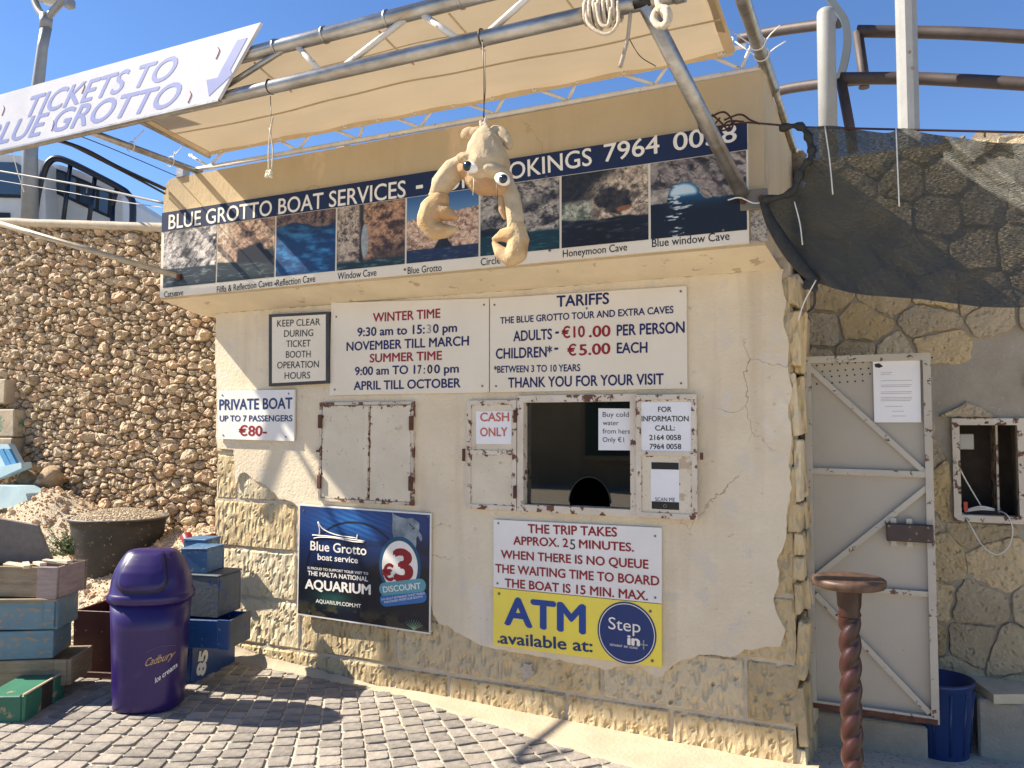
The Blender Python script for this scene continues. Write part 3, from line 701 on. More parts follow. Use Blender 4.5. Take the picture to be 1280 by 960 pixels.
Lt([("TARIFFS", T(437, 153), T(738, 135), 13.5, m_navy), ("THE BLUE GROTTO TOUR AND EXTRA CAVES", T(115, 250), T(1106, 188), 8.3, m_navy), ("ADULTS", T(190, 350), T(412, 337), 12.6, m_navy), ("-", T(430, 318+4), T(452, 316+4), 14, m_navy),
    ("€10", T(466, 332), T(600, 324), 13.5, m_red), (".00", T(622, 326), T(746, 321), 13.5, m_red), ("PER PERSON", T(781, 318), T(1170, 300), 13.4, m_navy), ("CHILDREN*", T(90, 450), T(412, 438), 12.6, m_navy), ("-", T(425, 410+4), T(448, 408+4), 14, m_navy),
    ("€", T(498, 432), T(551, 430), 13.2, m_red), ("5.00", T(566, 430), T(746, 421), 13.2, m_red), ("EACH", T(781, 418), T(957, 414), 12.8, m_navy), ("*BETWEEN 3 TO 10 YEARS", T(79, 530), T(573, 520), 8.3, m_navy), ("THANK YOU FOR YOUR VISIT", T(160, 615), T(1050, 595), 12.7, m_navy)], trf, TY)
screws([(420.5, 396), (605, 381), (418.5, 487), (603, 482.5)], SY, hrs, .006); screws([T(83, 142), T(1147, 65), T(92, 606), T(1149, 590), T(610, 162)], SY, trf, .006)
# ---- keep clear sign in its black frame
kc = board('sign', [(336, 393), (411, 389.5), (411, 479), (336, 483)], -.045, .03, mat('dark_sign_frame', (.03, .025, .025), (.05, .045, .04), rough=.4), 'black framed KEEP CLEAR notice under the overhang', 'sign')
board('sign_face', [(340, 396.5), (407, 393), (407, 475.5), (340, 479)], -.0475, .004, m_cream, None, None, par=kc)
L(kc, -.0495, [("KEEP CLEAR", 346.3, 408.5, 400, 406.3, 8.3, m_black), ("DURING", 355, 421.2, 391.3, 420, 8.3, m_black), ("TICKET", 357.6, 434, 388, 433, 8.3, m_black), ("BOOTH", 357.3, 447.3, 388, 446.6, 8.3, m_black),
               ("OPERATION", 346.3, 460.7, 398.4, 459.2, 8.3, m_black), ("HOURS", 355.6, 473.7, 387.5, 473, 8.3, m_black)], .004)
# ---- private boat
pb = board('sign', [(273, 488), (368, 487), (367.5, 551.5), (272, 548.5)], -.035, .014, m_white, 'small white PRIVATE BOAT sign on the left corner of the booth', 'sign')
L(pb, -.0362, [("PRIVATE BOAT", 273.8, 512.3, 365.5, 510.5, 13, m_blue2), ("UP TO 7 PASSENGERS", 274.3, 526.6, 365.5, 526.6, 7.3, m_blue2), ("€80-", 298, 544.5, 333.7, 544.8, 12.2, m_red)], .03)
screws([(278, 494), (361, 492), (279, 544), (357.5, 546)], -.035, pb, .006)
# ---- trip duration and cash machine boards
tr = board('sign', [(617, 649.5), (827, 659.8), (827, 754.5), (617, 734)], -.03, .012, m_white, 'white sign in dark red letters about trip and waiting time, below the ticket window', 'sign')
L(tr, -.0312, [("THE TRIP TAKES", 659.7, 666, 771.4, 670.8, 11, m_red), ("APPROX. 2", 641.5, 680.5, 710.4, 684, 10.3, m_red), ("MINUTES.", 723.6, 684.8, 792.5, 689.5, 10.3, m_red), ("WHEN THERE IS NO QUEUE", 626, 697.6, 810.8, 711, 10.5, m_red),
               ("THE WAITING TIME TO BOARD", 619, 715.3, 824.3, 732, 10.8, m_red), ("THE BOAT IS 15 MIN. MAX.", 630.8, 733.5, 810, 750.5, 10.8, m_red)], .03)
letter("5", (712.3, 686.5), (719, 687), 12.5, -.0314, m_black, tr, bold=-.01)
screws([(623, 654), (819, 670), (622, 729), (819, 747)], -.03, tr, .006)
atm = board('sign', [(617, 735), (827, 755.5), (827, 834), (616.5, 806)], -.03, .012, m_yellow, 'yellow ATM available board with round blue badge, lowest on the wall', 'sign')
m_blue3 = flat("bright_blue_letter", (8, 72, 160), f=.8)
L(atm, -.0312, [("ATM", 630, 779.8, 732.5, 792, 34, m_blue3)], .04)
L(atm, -.0312, [("available at:", 625, 804, 741, 815.2, 14.5, m_blue2)], .025)
c = P(783.2, 791, -.031); rad = .158
disc = [(c.x+rad*math.cos(2*math.pi*i/48), c.z+rad*math.sin(2*math.pi*i/48)) for i in range(48)]
prism('badge', disc, -.0320, -.030, flat('badge_blue', (8, 52, 120), f=.8), atm)
ring = [(c.x+rad*.95*math.cos(2*math.pi*i/48), c.z+rad*.95*math.sin(2*math.pi*i/48)) for i in range(48)]; rin = [(c.x+rad*.925*math.cos(2*math.pi*i/48), c.z+rad*.925*math.sin(2*math.pi*i/48)) for i in range(48)]
prism('badge_ring', ring, -.0326, -.0320, m_letw, atm, holes=[rin])
letter("Step", (760.5, 786), (800.5, 791), 15, -.0328, m_letw, atm, bold=-.004); letter("in", (784, 805.5), (800, 807.5), 12, -.0328, m_letw, atm, bold=.05)
letter("RESTAURANT · BAR · LOUNGE", (762.5, 807), (797, 811.5), 2.6, -.0328, m_letw, atm, bold=.01)
cr = P(804.5, 806, -.0328); m_cross = flat('pale_grey_mark', (150, 150, 150))
bx('badge_mark', cr.x-.022, cr.x+.022, -.0328, -.0322, cr.z-.003, cr.z+.003, m_cross, atm); bx('badge_mark', cr.x-.003, cr.x+.003, -.0334, -.0322, cr.z-.024, cr.z+.024, m_cross, atm)
screws([(624, 742), (813, 764), (623.5, 802), (815.5, 826)], -.03, atm, .008)
# ---- aquarium poster
aq = board('poster', [(374, 630), (538.5, 642), (537, 793), (371, 768)], -.035, .014, m_white, 'dark blue aquarium discount poster with a ray and a round price badge', 'poster')
cs = [P(372.3, 766.3, -.0362), P(536, 790.8, -.0362), P(537.3, 643.8, -.0362), P(375, 632, -.0362)]
def faq(u, v):
    b = lerp((6, 14, 34), (14, 50, 112), sst(v+.25*fbm(u*4, v*4, 91), .35, 1.0)); s = np.exp(-(((u-.42)/.30)**2+((v-.88)/.16)**2)); st = .5+.5*np.sin((u*.8+v*2)*70+6*fbm(u*8, v*8, 4))
    b = blend(b, lerp((20, 90, 170), (90, 170, 225), st*.6), s*.85); dk = sst(fbm(u*5, v*7, 93), .50, .60)*(1-sst(v, .60, .85)); b = blend(b, b*.35, dk*.8)
    g = np.exp(-(((u-.28)/.16)**2+((v-.17)/.08)**2)); b = blend(b, lerp((16, 70, 66), (60, 120, 100), fbm(u*20, v*20, 5)), g*.8); c1 = sst(fbm(u*11, v*11, 95), .5, .6)*(1-sst(v, .06, .18)); b = blend(b, lerp((50, 60, 40), (120, 90, 60), fbm(u*30, v*30, 6)), c1*.75)
    f0 = rs; ed = 1-sst(np.abs(np.hypot((u-.45)*1.2, (v-.40)*.95)-.46), .004, .012); b = blend(b, b*.2, ed*(v > .45)); return b
painted('poster_picture', cs, 150, 150, faq, aq)
def Aq(x, y): return (365+x/5.483, 625+y/5.483)
La = lambda s, a, b, cpx, m=m_letw, bold=.02, yy=-.0378: letter(s, Aq(*a), Aq(*b), cpx/5.483, yy, m, aq, bold=bold)
La("Blue Grotto", (125, 342), (510, 378), 62); La("boat service", (175, 409), (452, 434), 42); La("IS PROUD TO SUPPORT YOUR VISIT TO", (107, 473), (522, 514), 17); La("THE MALTA NATIONAL", (107, 514), (520, 558), 30, bold=.03)
La("AQUARIUM", (88, 605), (540, 648), 64, bold=.04); La("AQUARIUM.COM.MT", (163, 703), (473, 740), 25)
def apx(x, y, Y=-.0378): return P(*Aq(x, y), Y)
for pts in ([(140, 240), (240, 247), (350, 262), (498, 282)], [(150, 262), (200, 255), (300, 262), (420, 285), (490, 290)], [(178, 150), (215, 200), (300, 238), (445, 262)], [(178, 152), (190, 200), (188, 238)], [(448, 238), (445, 262), (440, 280)]):
    tube('boat_outline', curve_pts([apx(*p) for p in pts], 6), .0035, m_letw, aq, 5)
cc = apx(738, 455); rx, rz = .125, .150
def ell(rx, rz, n=40, c=cc, fl=0): return [(c.x+rx*math.cos(2*math.pi*i/n), c.z+rz*math.sin(2*math.pi*i/n)) for i in range(n)]
prism('price_badge_rim', ell(rx*1.17, rz*1.17), -.0375, -.0362, flat('badge_rim_blue', (22, 78, 110)), aq); prism('price_badge', ell(rx, rz), -.0388, -.0375, m_letw, aq)
La("€", (617, 548), (700, 552), 104, m_red, .05, -.0392); La("3", (697, 552), (835, 553), 208, m_red, .05, -.0392)
def pill(name, px0, px1, h, m, Y):
    a, b = apx(*px0, Y), apx(*px1, Y); d = Vector((b.x-a.x, 0, b.z-a.z)); L_ = d.length; ux = d/L_; uz = Vector((-ux.z, 0, ux.x)); pts = []
    for i in range(9): an = math.pi/2+math.pi*i/8; pts.append(a+ux*h*(1+math.cos(an))+uz*h*math.sin(an))
    for i in range(9): an = -math.pi/2+math.pi*i/8; pts.append(b-ux*h*(1-math.cos(an))+uz*h*math.sin(an))
    prism(name, [(p.x, p.z) for p in pts], Y, -.0362, m, aq)
pill('discount_strip', (603, 690), (921, 655), .038, flat('strip_blue', (48, 110, 175)), -.0392); pill('discount_strip', (598, 615), (917, 580), .038, flat('strip_teal', (96, 160, 170)), -.0398)
La("DISCOUNT", (626, 634), (885, 607), 40, m_letw, .02, -.0402); La("ON ADULT ENTRANCE TICKET WHICH", (612, 690), (912, 645), 14, m_letw, .01, -.0398); La("PURCHASED FROM OUR BOOTH", (633, 708), (895, 668), 14, m_letw, .01, -.0398)
m_ray = mat('ray_grey', srgb((150, 160, 165)), srgb((95, 110, 120)), scale=12, rough=.5)
ray_px = [(685, 85), (700, 100), (740, 118), (790, 128), (822, 122), (850, 140), (872, 160), (872, 190), (868, 215), (888, 245), (893, 270), (882, 285), (872, 265), (862, 245), (850, 262), (852, 300), (845, 345), (825, 330), (760, 285), (700, 280), (684, 200), (690, 120)]
prism('ray_picture', [(apx(*p).x, apx(*p).z) for p in ray_px][::-1], -.0372, -.0362, m_ray, aq)
for pts in ([(805, 160), (815, 175), (828, 185)], [(822, 200), (835, 196), (842, 190)]):
    tube('ray_gill', [apx(*p, -.0374) for p in pts], .0025, m_black, aq, 5)
m_coral = flat('coral_green', (150, 185, 150))
for k in range(9):
    a = -1.1+2.2*k/8; b0 = apx(835, 890); tube('coral_sprig', [b0, b0+Vector((math.sin(a)*.065, 0, .01+math.cos(a)*.05))], [.002, .001], m_coral, aq, 5)
screws([Aq(78, 72), Aq(935, 112), Aq(120, 765)], -.0365, aq, .006)
# ---- notices on the shutters and in the window
cn = board('notice', [(595, 514), (639.5, 514), (639.5, 555), (595, 555)], -.030, .0015, m_paper, 'white CASH ONLY paper on the left open shutter', 'notice')
m_faded = flat('faded_red_letter', (196, 106, 82))
L(cn, -.031, [("CASH", 600, 526.5, 636.5, 526.3, 10.5, m_faded), ("ONLY", 600, 545.3, 634.5, 545, 10.5, m_faded)], .03)
inf = board('notice', [(798.5, 502.5), (864, 502.5), (864, 568.5), (798.5, 567)], -.0565, .002, m_paper, 'white paper FOR INFORMATION CALL with two phone numbers', 'notice')
def I(x, y): return (720+x/6, 490+y/6)
for s, a, b, cpx in (("FOR", (615, 149), (717, 149), 38), ("INFORMATION", (492, 220), (845, 220), 40), ("CALL:", (593, 289), (742, 288), 38), ("2164 0058", (550, 360), (788, 360), 38), ("7964 0058", (552, 427), (790, 428), 38)):
    letter(s, I(*a), I(*b), cpx/6, -.0575, m_black, inf, bold=.02)
sc = prism('sticker', [(p[0], p[1]) for p in quad_px([I(562, 878), I(775, 878), I(772, 530), I(562, 530)], -.055)], -.055, -.0505, m_paper); tag(sc, 'phone shaped SCAN ME sticker on the lower right shutter panel', 'sticker')
for a, b in (((565, 578), (770, 531)), ((567, 876), (773, 828))):
    p, q = P(*I(*a), -.0562), P(*I(*b), -.0562); bx('phone_end', p.x, q.x, -.0562, -.055, min(p.z, q.z), max(p.z, q.z), m_black, sc, bev=.0004)
letter("SCAN ME", I(594, 818), I(742, 822), 28/6, -.0562, m_black, sc, bold=0)
tube('home_button', [P(*I(668, 855), -.0566)+Vector((.008*math.cos(t), 0, .008*math.sin(t))) for t in [2*math.pi*i/16 for i in range(17)]], .0009, m_grey, sc, 4, cap=False)
wt = board('notice', [I(168, 122), I(427, 125), I(427, 438), I(168, 436)], .006, .001, m_paper, 'paper offering cold water taped inside the ticket window', 'notice')
for s, a, b in (("Buy cold", (200, 186), (396, 186)), ("water", (200, 248), (320, 250)), ("from here", (200, 311), (412, 313)), ("Only €1", (200, 374), (360, 376))):
    letter(s, I(*a), I(*b), 36/6, .005, m_black, wt, bold=-.004)
# ================================================================== CANOPY
cnp = thing('canopy', 'tan canvas canopy on a galvanised tube frame above the booth front', 'canopy', (-2.3, -.6, 3.3))
CY = -1.06; ZL, ZU = 3.30, 3.495; BYc = -.235
tube('front_tube', [(-5.9, CY, ZL), (-.74, CY, ZL-.004)], .034, m_galv, cnp, 16)
tube('front_tube', [(-5.9, CY, ZU), (-.60, CY, ZU)], .036, m_galv, cnp, 16)
k = 0; x = -5.8
nodes = [P(335, 60, CY).x, P(390, 75, CY).x]
xlow = [P(p, 100, CY).x for p in (300, 425)]
def fx(px, py): return P(px, py, CY).x
for a, b in (((355, 60), (262, 108)), ((372, 56), (400, 84)), ((508, 20), (432, 72)), ((528, 16), (572, 42)), ((680, -15), (612, 30)), ((700, -20), (745, 8)), ((215, 92), (140, 140)), ((230, 90), (262, 118))):
    pa, pb_ = P(*a, CY), P(*b, CY)
    tube('brace', [(pa.x, CY, ZU-.02), (pb_.x, CY, ZL+.02)], .015, m_galv if a[0] % 2 else m_white_steel, cnp, 10)  # white braces stand for lit bars, galvanised ones for shadowed bars
for px in (345, 405, 483, 575):
    q = fx(px, 40); V, F = [], []
    tube('tube_collar', [(q, CY, ZU), (q+.012, CY, ZU)], .042, m_galv, cnp, 16)
# rear truss on top of the fascia
tube('rear_tube', [(-4.20, BYc, 3.312), (-.53, BYc, 3.300)], .015, m_white_steel, cnp, 12)
tube('rear_tube', [(-4.15, BYc, 3.425), (-.60, BYc, 3.425)], .013, m_white_steel, cnp, 12)
def bxp(px, py=140): return P(px, py, BYc).x
for (lo, dn, up) in ((262, 238, 285), (372, 345, 392), (447, 412, 457), (524, 488, 542), (618, 577, 632), (708, 668, 722), (817, 770, 838), (925, 885, 940)):
    zx = bxp(lo); tube('lattice_bar', [(bxp(dn), BYc, 3.42), (zx, BYc, 3.318)], .009, m_white_steel, cnp, 8)
    tube('lattice_bar', [(zx+.01, BYc, 3.318), (bxp(up), BYc, 3.42)], .009, m_white_steel, cnp, 8)
for px in (378, 558, 700, 866): bx('roof_post', bxp(px)-.035, bxp(px)+.035, .15, .21, 3.28, 3.48, flat('grey_post', (150, 152, 152)), cnp, bev=.004)
# side tubes
tube('side_tube', [(-4.165, -.20, 3.30), (-4.165, CY-.02, 3.30)], .020, m_galv, cnp, 12)
tube('side_tube', [(-4.09, -.20, 3.40), (-4.09, CY, 3.47)], .015, m_galv, cnp, 12)
tube('side_tube', [(-.515, .10, 3.315), (-.515, -1.5, 3.34)], .030, m_galv, cnp, 14)
tube('side_tube', [(-.505, .05, 3.30), (-.505, .9, 3.27)], .018, m_galv, cnp, 12)
bx('corner_foot', -4.32, -4.26, BYc-.03, BYc+.03, 3.27, 3.33, m_galv, cnp)
# struts down to the fascia
a = P(808, 18, CY); b = P(928, 243, FY-.035)
tube('strut', [Vector((-.86, CY, 3.29)), b], .033, m_galv, cnp, 16)
bx('strut_bracket', -.63, -.505, FY-.028, FY-.004, b.z-.075, b.z+.02, flat('dull_plate', (120, 112, 98)), cnp, bev=.004)
for xx in (-.615, -.53): tube('bolt', [(xx, FY-.045, b.z-.03), (xx, FY-.028, b.z-.03)], .017, m_rust, cnp, 6)
b2 = P(222, 345, FY-.035); a2 = P(-60, 262, -.75)
tube('strut', [b2, b2+(a2-b2)*1.0], .020, mat('weathered_tube', (.46, .40, .30), (.34, .29, .22), scale=20, rough=.55, metal=.3), cnp, 12)
box('strut_bracket', (b2.x, FY-.018, b2.z-.005), (.035, .03, .045), m_rust, cnp)
m_hem0 = mat('canvas_seam', (.50, .40, .26), (.44, .35, .22), scale=8, rough=.8)
# canvas: hem, two seams, slight sag between the rear and the front tube
bm = bmesh.new(); nu, nv = 120, 30; g = []
for i in range(nu+1):
    u = i/nu; x = -4.06+u*3.40; row = []
    for j in range(nv+1):
        v = j/nv; y = BYc-.012+(CY+.01-BYc)*v; z = 3.405+(ZU+.028-3.405)*v-.034*math.sin(math.pi*v)*(.6+.4*math.sin(u*9))+.012*noise.noise((x*2.2, y*5, 0))+.006*math.sin(u*40)*(1-v)**4
        row.append(bm.verts.new((x, y, z)))
    g.append(row)
for i in range(nu):
    for j in range(nv): bm.faces.new((g[i][j], g[i][j+1], g[i+1][j+1], g[i+1][j]))
fab = from_bm('canvas', bm, m_fabric, cnp, smooth=True)
for v in (.36, .37, .70):
    pts = []
    for i in range(61):
        u = i/60; x = -4.06+u*3.40; y = BYc-.012+(CY+.01-BYc)*v; z = 3.405+(ZU+.028-3.405)*v-.034*math.sin(math.pi*v)*(.6+.4*math.sin(u*9))+.012*noise.noise((x*2.2, y*5, 0))+.006*math.sin(u*40)*(1-v)**4
        pts.append((x, y, z-.001))
    tube('seam', pts, .0035, m_hem0, cnp, 5)
m_hem = mat('canvas_hem', (.62, .49, .31), (.55, .43, .27), scale=8, rough=.8)
hem = prism('hem', [(-4.07, 3.382), (-.655, 3.382), (-.655, 3.425), (-4.07, 3.425)], BYc-.020, BYc-.0155, m_hem, cnp)
bm = bmesh.new(); bm_box(bm, (-4.05, -.65, 3.44), (.05, .80, .006), Matrix.Rotation(-.105, 3, 'X')); from_bm('hem', bm, m_hem, cnp)
bm = bmesh.new(); bm_box(bm, (-.67, -.65, 3.44), (.05, .80, .006), Matrix.Rotation(-.105, 3, 'X')); from_bm('hem', bm, m_hem, cnp)
for px, py in ((240, 180), (276, 192), (312, 185), (350, 177), (389, 172), (431, 163), (472, 155), (518, 145), (566, 135), (615, 126), (668, 115), (722, 104), (780, 91), (842, 78), (900, 62), (904, 63), (914, 57), (904, 25)):
    p = P(px, py, BYc-.021)
    if p.x > -.6: p.x = -.672
    p.z = 3.402 if py > 60 else 3.46
    if py == 25: p.y = -.6
    tube('eyelet', [p+Vector((.010*math.cos(t), 0, .010*math.sin(t))) for t in [2*math.pi*i/10 for i in range(11)]], .0035, m_tie, cnp, 6, cap=False)
for px, py in ((348, 90), (500, 45), (585, 25), (715, 22), (805, 30)):   # canvas straps seen hanging under the cloth
    p = P(px, py, -.85); tube('strap', [Vector((p.x, CY+.03, ZU-.03)), Vector((p.x+.03, -.95, 3.42)), Vector((p.x+.05, -.80, 3.39))], .005, m_hem, cnp, 6)
for (x_, y_, z_, dx, dz) in ((-.515, -.34, 3.32, .11, .03), (-.515, -.46, 3.32, .10, .05), (-4.165, -.45, 3.30, .06, .05), (-4.165, -.75, 3.30, .06, .04)):
    ring = [(x_+.033*math.cos(t), y_, z_+.033*math.sin(t)) for t in [2*math.pi*i/12 for i in range(13)]]
    tube('cable_tie', ring+[(x_+dx*.6, y_-.01, z_+dz*.5), (x_+dx, y_-.02, z_+dz)], .003, m_tie, cnp, 5)
    tube('cable_tie', [(x_-.03, y_, z_), (x_-.12 if x_ > -1 else x_+.1, y_+.01, z_+.09)], .003, m_tie, cnp, 5)
# ---- unseen canvas panel, added out of view on the left to shade the booth wall
caster = thing('awning', 'small tan canvas awning on tubes above the left end of the canopy frame', 'awning', (-5.6, -1.1, 4.4))
sv = [(-6.5, -.95, 4.42), (-6.48, -1.37, 4.40), (-5.9, -1.38, 4.39), (-4.95, -1.38, 4.39), (-4.80, -.95, 4.42)]
V = [Vector(p) for p in sv]+[Vector(p)+Vector((0, 0, .006)) for p in sv]; n = 5
mesh('canvas', V, [tuple(range(5))[::-1], tuple(range(5, 10))]+[(i, (i+1) % 5, (i+1) % 5+5, i+5) for i in range(5)], m_fabric, caster)
for p in (sv[0], sv[2], sv[3]): tube('support_tube', [(max(-5.85, p[0]), CY, ZU), p], .018, m_galv, caster, 10)
# ---- tickets sign on the front frame
m_tk = mat('old_white_board', (.60, .60, .62), (.52, .52, .55), scale=4, rough=.4, spots=[(26, .64, .67, (.55, .5, .48))], bump=.1, bscale=20)
TYs = CY-.062
tk = prism('sign', [(-6.1, 3.262), (-3.075, 3.262), (-2.80, 3.605), (-6.1, 3.605)], TYs, TYs+.018, m_tk); tag(tk, 'long white TICKETS TO BLUE GROTTO sign with slanted end and arrow', 'sign')
m_pale = flat('faded_blue_letter', (128, 138, 188))
letter("TICKETS TO", (27, 148), (213, 98), 25, TYs-.0012, m_pale, tk, bold=.02, shear=.72)
letter("BLUE GROTTO", (-22, 184), (217, 132), 26, TYs-.0012, m_pale, tk, bold=.02, shear=.72)
ar = [(297, 50), (309, 47), (288, 87), (290, 93), (261, 120), (258, 100), (272, 97), (276, 88)]
prism('arrow', quad_px(ar, TYs-.001), TYs-.0015, TYs, m_pale, tk)
bx('edge_strip', -6.1, -3.07, TYs-.004, TYs+.022, 3.252, 3.262, m_galv, tk)
m_rs = flat('rust_mark', (150, 90, 70))
for px, py in ((272, 66), (104, 110), (237, 121), (4, 138), (66, 157)):
    p = P(px, py, TYs); tube('rust_streak', curve_pts([p+Vector((0, -.001, .03)), p+Vector((.012, -.001, .01)), p+Vector((-.004, -.001, -.02)), p+Vector((-.012, -.001, -.03))], 4), .0022, m_rs, tk, 5)
# ---- things hung on the front tube
def helix(c, axis, r, turns, length, n=14):
    out = []; a = axis.orthogonal().normalized(); b = axis.cross(a)
    for i in range(int(turns*n)+1):
        t = 2*math.pi*i/n; out.append(Vector(c)+axis*(length*i/(turns*n))+(a*math.cos(t)+b*math.sin(t))*r)
    return out
rp = tag(thing('rope_coil', 'pale rope wound many times round the front tube near the strut', 'rope', (-1.0, CY, 3.3)), 'pale rope wound many times round the front tube near the strut', 'rope')
V1 = helix((P(733, 20, CY).x, CY, ZL), Vector((1, 0, 0)), .045, 7, .14, 14)
for i, v in enumerate(V1):
    if v.z < ZL: v.z -= .03*abs(math.sin(i*.37))
tube('winding', V1, .0085, m_rope, rp, 7)
tube('loop', curve_pts([P(732, 8, CY-.04), P(736, 30, CY-.05), P(757, 43, CY-.05), P(772, 30, CY-.05), P(772, 2, CY-.04)], 8), .0075, m_rope, rp, 7)
tube('loop', curve_pts([P(745, 4, CY-.05), P(750, 28, CY-.055), P(760, 32, CY-.055), P(764, 10, CY-.05)], 8), .0075, m_rope, rp, 7)
tube('rope_end', curve_pts([P(788, 16, CY-.02), P(784, 50, CY), P(775, 84, CY)], 8), [.008]*13+[.009]*4, mat('grey_rope', (.42, .37, .30), (.34, .3, .25), scale=80, rough=.95, bump=.5, bscale=150), rp, 7)
tube('wire_end', curve_pts([P(786, 48, CY+.01), P(800, 70, CY), P(820, 83, CY)], 8), .002, m_string, rp, 5)
kn = thing('rope_knot', 'thick knotted rope end at the joint of front tube and strut', 'rope', (-.8, CY, 3.3))
tube('knot', curve_pts([P(822, -10, CY-.06), P(824, 8, CY-.08), P(834, 12, CY-.09), P(836, 24, CY-.08), P(826, 33, CY-.07), P(817, 24, CY-.06), P(822, 12, CY-.05), P(832, 14, CY-.10), P(834, 28, CY-.11), P(828, 34, CY-.10)], 8), .014, m_rope, kn, 8)
tube('end_cap', [(-.74, CY, ZL-.004), (-.70, CY, ZL-.004)], .038, m_galv, cnp, 16)
tube('joint_sleeve', [(-.90, CY, ZL), (-.83, CY, ZL)], .0375, m_black, cnp, 16)
cd = thing('hanging_cord', 'knotted pale cord hanging from the front tube beside the tickets sign', 'cord', (-2.95, CY, 3.3))
px_ = lambda x, y, Y=CY: P(x, y, Y)
xq = px_(338, 118).x
tube('tie', [Vector((xq, CY+.036*math.cos(t), ZL+.036*math.sin(t))) for t in [2*math.pi*i/12 for i in range(13)]], .004, m_string, cd, 6)
tube('thread', [px_(338, 120), px_(339, 150), px_(338, 160)], .002, m_string, cd, 5)
tube('cord', curve_pts([px_(341, 146), px_(338, 165), px_(336, 190), px_(336, 214)], 6), .0045, m_rope, cd, 6); tube('cord', curve_pts([px_(337, 160), px_(341, 185), px_(340, 212)], 6), .004, m_rope, cd, 6)
m_pr = mat('frayed_pale_rope', (.72, .68, .50), (.6, .55, .38), scale=90, rough=.95, bump=.6, bscale=120)
organic('frayed_knot', [(px_(336+random.uniform(-4, 4), 216+random.uniform(-4, 6)), random.uniform(.006, .010)) for _ in range(22)], m_pr, cd, voxel=.003, smooth=1)
# ================================================================== PLUSH TOY
m_pl1 = mat('plush_pale_tan', (.56, .46, .31), (.46, .35, .22), scale=12, rough=1, bump=.7, bscale=220, spec=.05, bdist=.006)
m_pl2 = mat('plush_orange_tan', (.50, .29, .15), (.46, .32, .18), scale=9, rough=1, bump=.7, bscale=220, spec=.05, bdist=.006)
m_pl3 = mat('plush_claw', (.56, .43, .25), (.48, .27, .12), scale=11, rough=1, bump=.7, bscale=220, spec=.05, bdist=.006, ramp=(.4, .7))
toy = thing('plush_toy', 'worn tan plush sea creature with two claws hung by a string from the front tube', 'soft toy', (-1.66, CY, 2.6))
def t_(x, y, d=0): return P(x, y, CY+d)
S = .0033
E_ = lambda x, y, rx, rz, ry, d=0, rot=0: (t_(x, y, d), (rx*S, ry*S, rz*S), Matrix.Rotation(rot, 3, 'Y'))
shell = chain([t_(607, 161), t_(606, 176), t_(607, 192), t_(609, 206)], [.020, .058, .088, .102], 10) + [E_(620, 216, 23, 14, 28, -.004, .45), E_(591, 202, 22, 10, 27, -.006, .25)]
organic('hood', shell, m_pl1, toy, .004, 7, fuzz=.0014)
organic('face', [E_(605, 222, 30, 24, 22, .004, .3), E_(613, 232, 26, 14, 18, .004, .1), E_(588, 214, 20, 14, 20, 0, .3), E_(628, 232, 12, 16, 17)], m_pl2, toy, .004, 7, fuzz=.0014)
organic('fin', [E_(585, 167, 12, 9, 6, .03, -.3), E_(594, 166, 14, 8, 6, .03, -.2)], m_pl1, toy, .004, 3, fuzz=.001)
organic('fin', [E_(628, 170, 10, 18, 6, .03, -.65), E_(635, 180, 6, 9, 6, .03, -.3), E_(618, 165, 10, 9, 6, .03, -.6)], m_pl1, toy, .004, 3, fuzz=.001)
organic('arm', chain([t_(582, 204), t_(566, 214, -.01), t_(553, 230, -.02), t_(546, 242, -.02)], [.046, .054, .050, .034], 8), m_pl1, toy, .004, 4, fuzz=.0014)
organic('claw', chain([t_(550, 250, -.02), t_(540, 262, -.03), t_(536, 276, -.03), t_(543, 288, -.03), t_(556, 289, -.03), t_(569, 287, -.03)], [.044, .056, .056, .044, .032, .013], 8)
        + chain([t_(541, 260, -.03), t_(556, 266, -.03), t_(571, 272, -.03)], [.046, .036, .010], 8), m_pl3, toy, .004, 3, fuzz=.0014)
organic('arm', chain([t_(632, 224, .02), t_(640, 248, .01), t_(644, 272, 0), t_(645, 284, 0)], [.034, .038, .038, .036], 8), m_pl1, toy, .004, 4, fuzz=.0014)
organic('claw', chain([t_(645, 282, 0), t_(648, 300, 0), t_(646, 316, -.01), t_(638, 324, -.01), t_(626, 316, -.01), t_(617, 304, -.01)], [.038, .048, .046, .034, .030, .009], 8)
        + chain([t_(642, 294, -.01), t_(630, 294, -.01), t_(617, 299, -.01)], [.040, .030, .008], 8), m_pl3, toy, .004, 3, fuzz=.0014)
organic('flap', chain([t_(627, 248, -.0), t_(628, 262, 0), t_(631, 273, 0)], [.018, .018, .008], 6), m_pl2, toy, .004, 3)
organic('cuff', [E_(545, 245, 11, 5, 11, -.02, .3)], m_pl1, toy, .004, 2)
m_eye = flat('eye_white', (235, 232, 225), rough=.3); m_pup = flat('eye_pupil', (35, 45, 52), rough=.12)
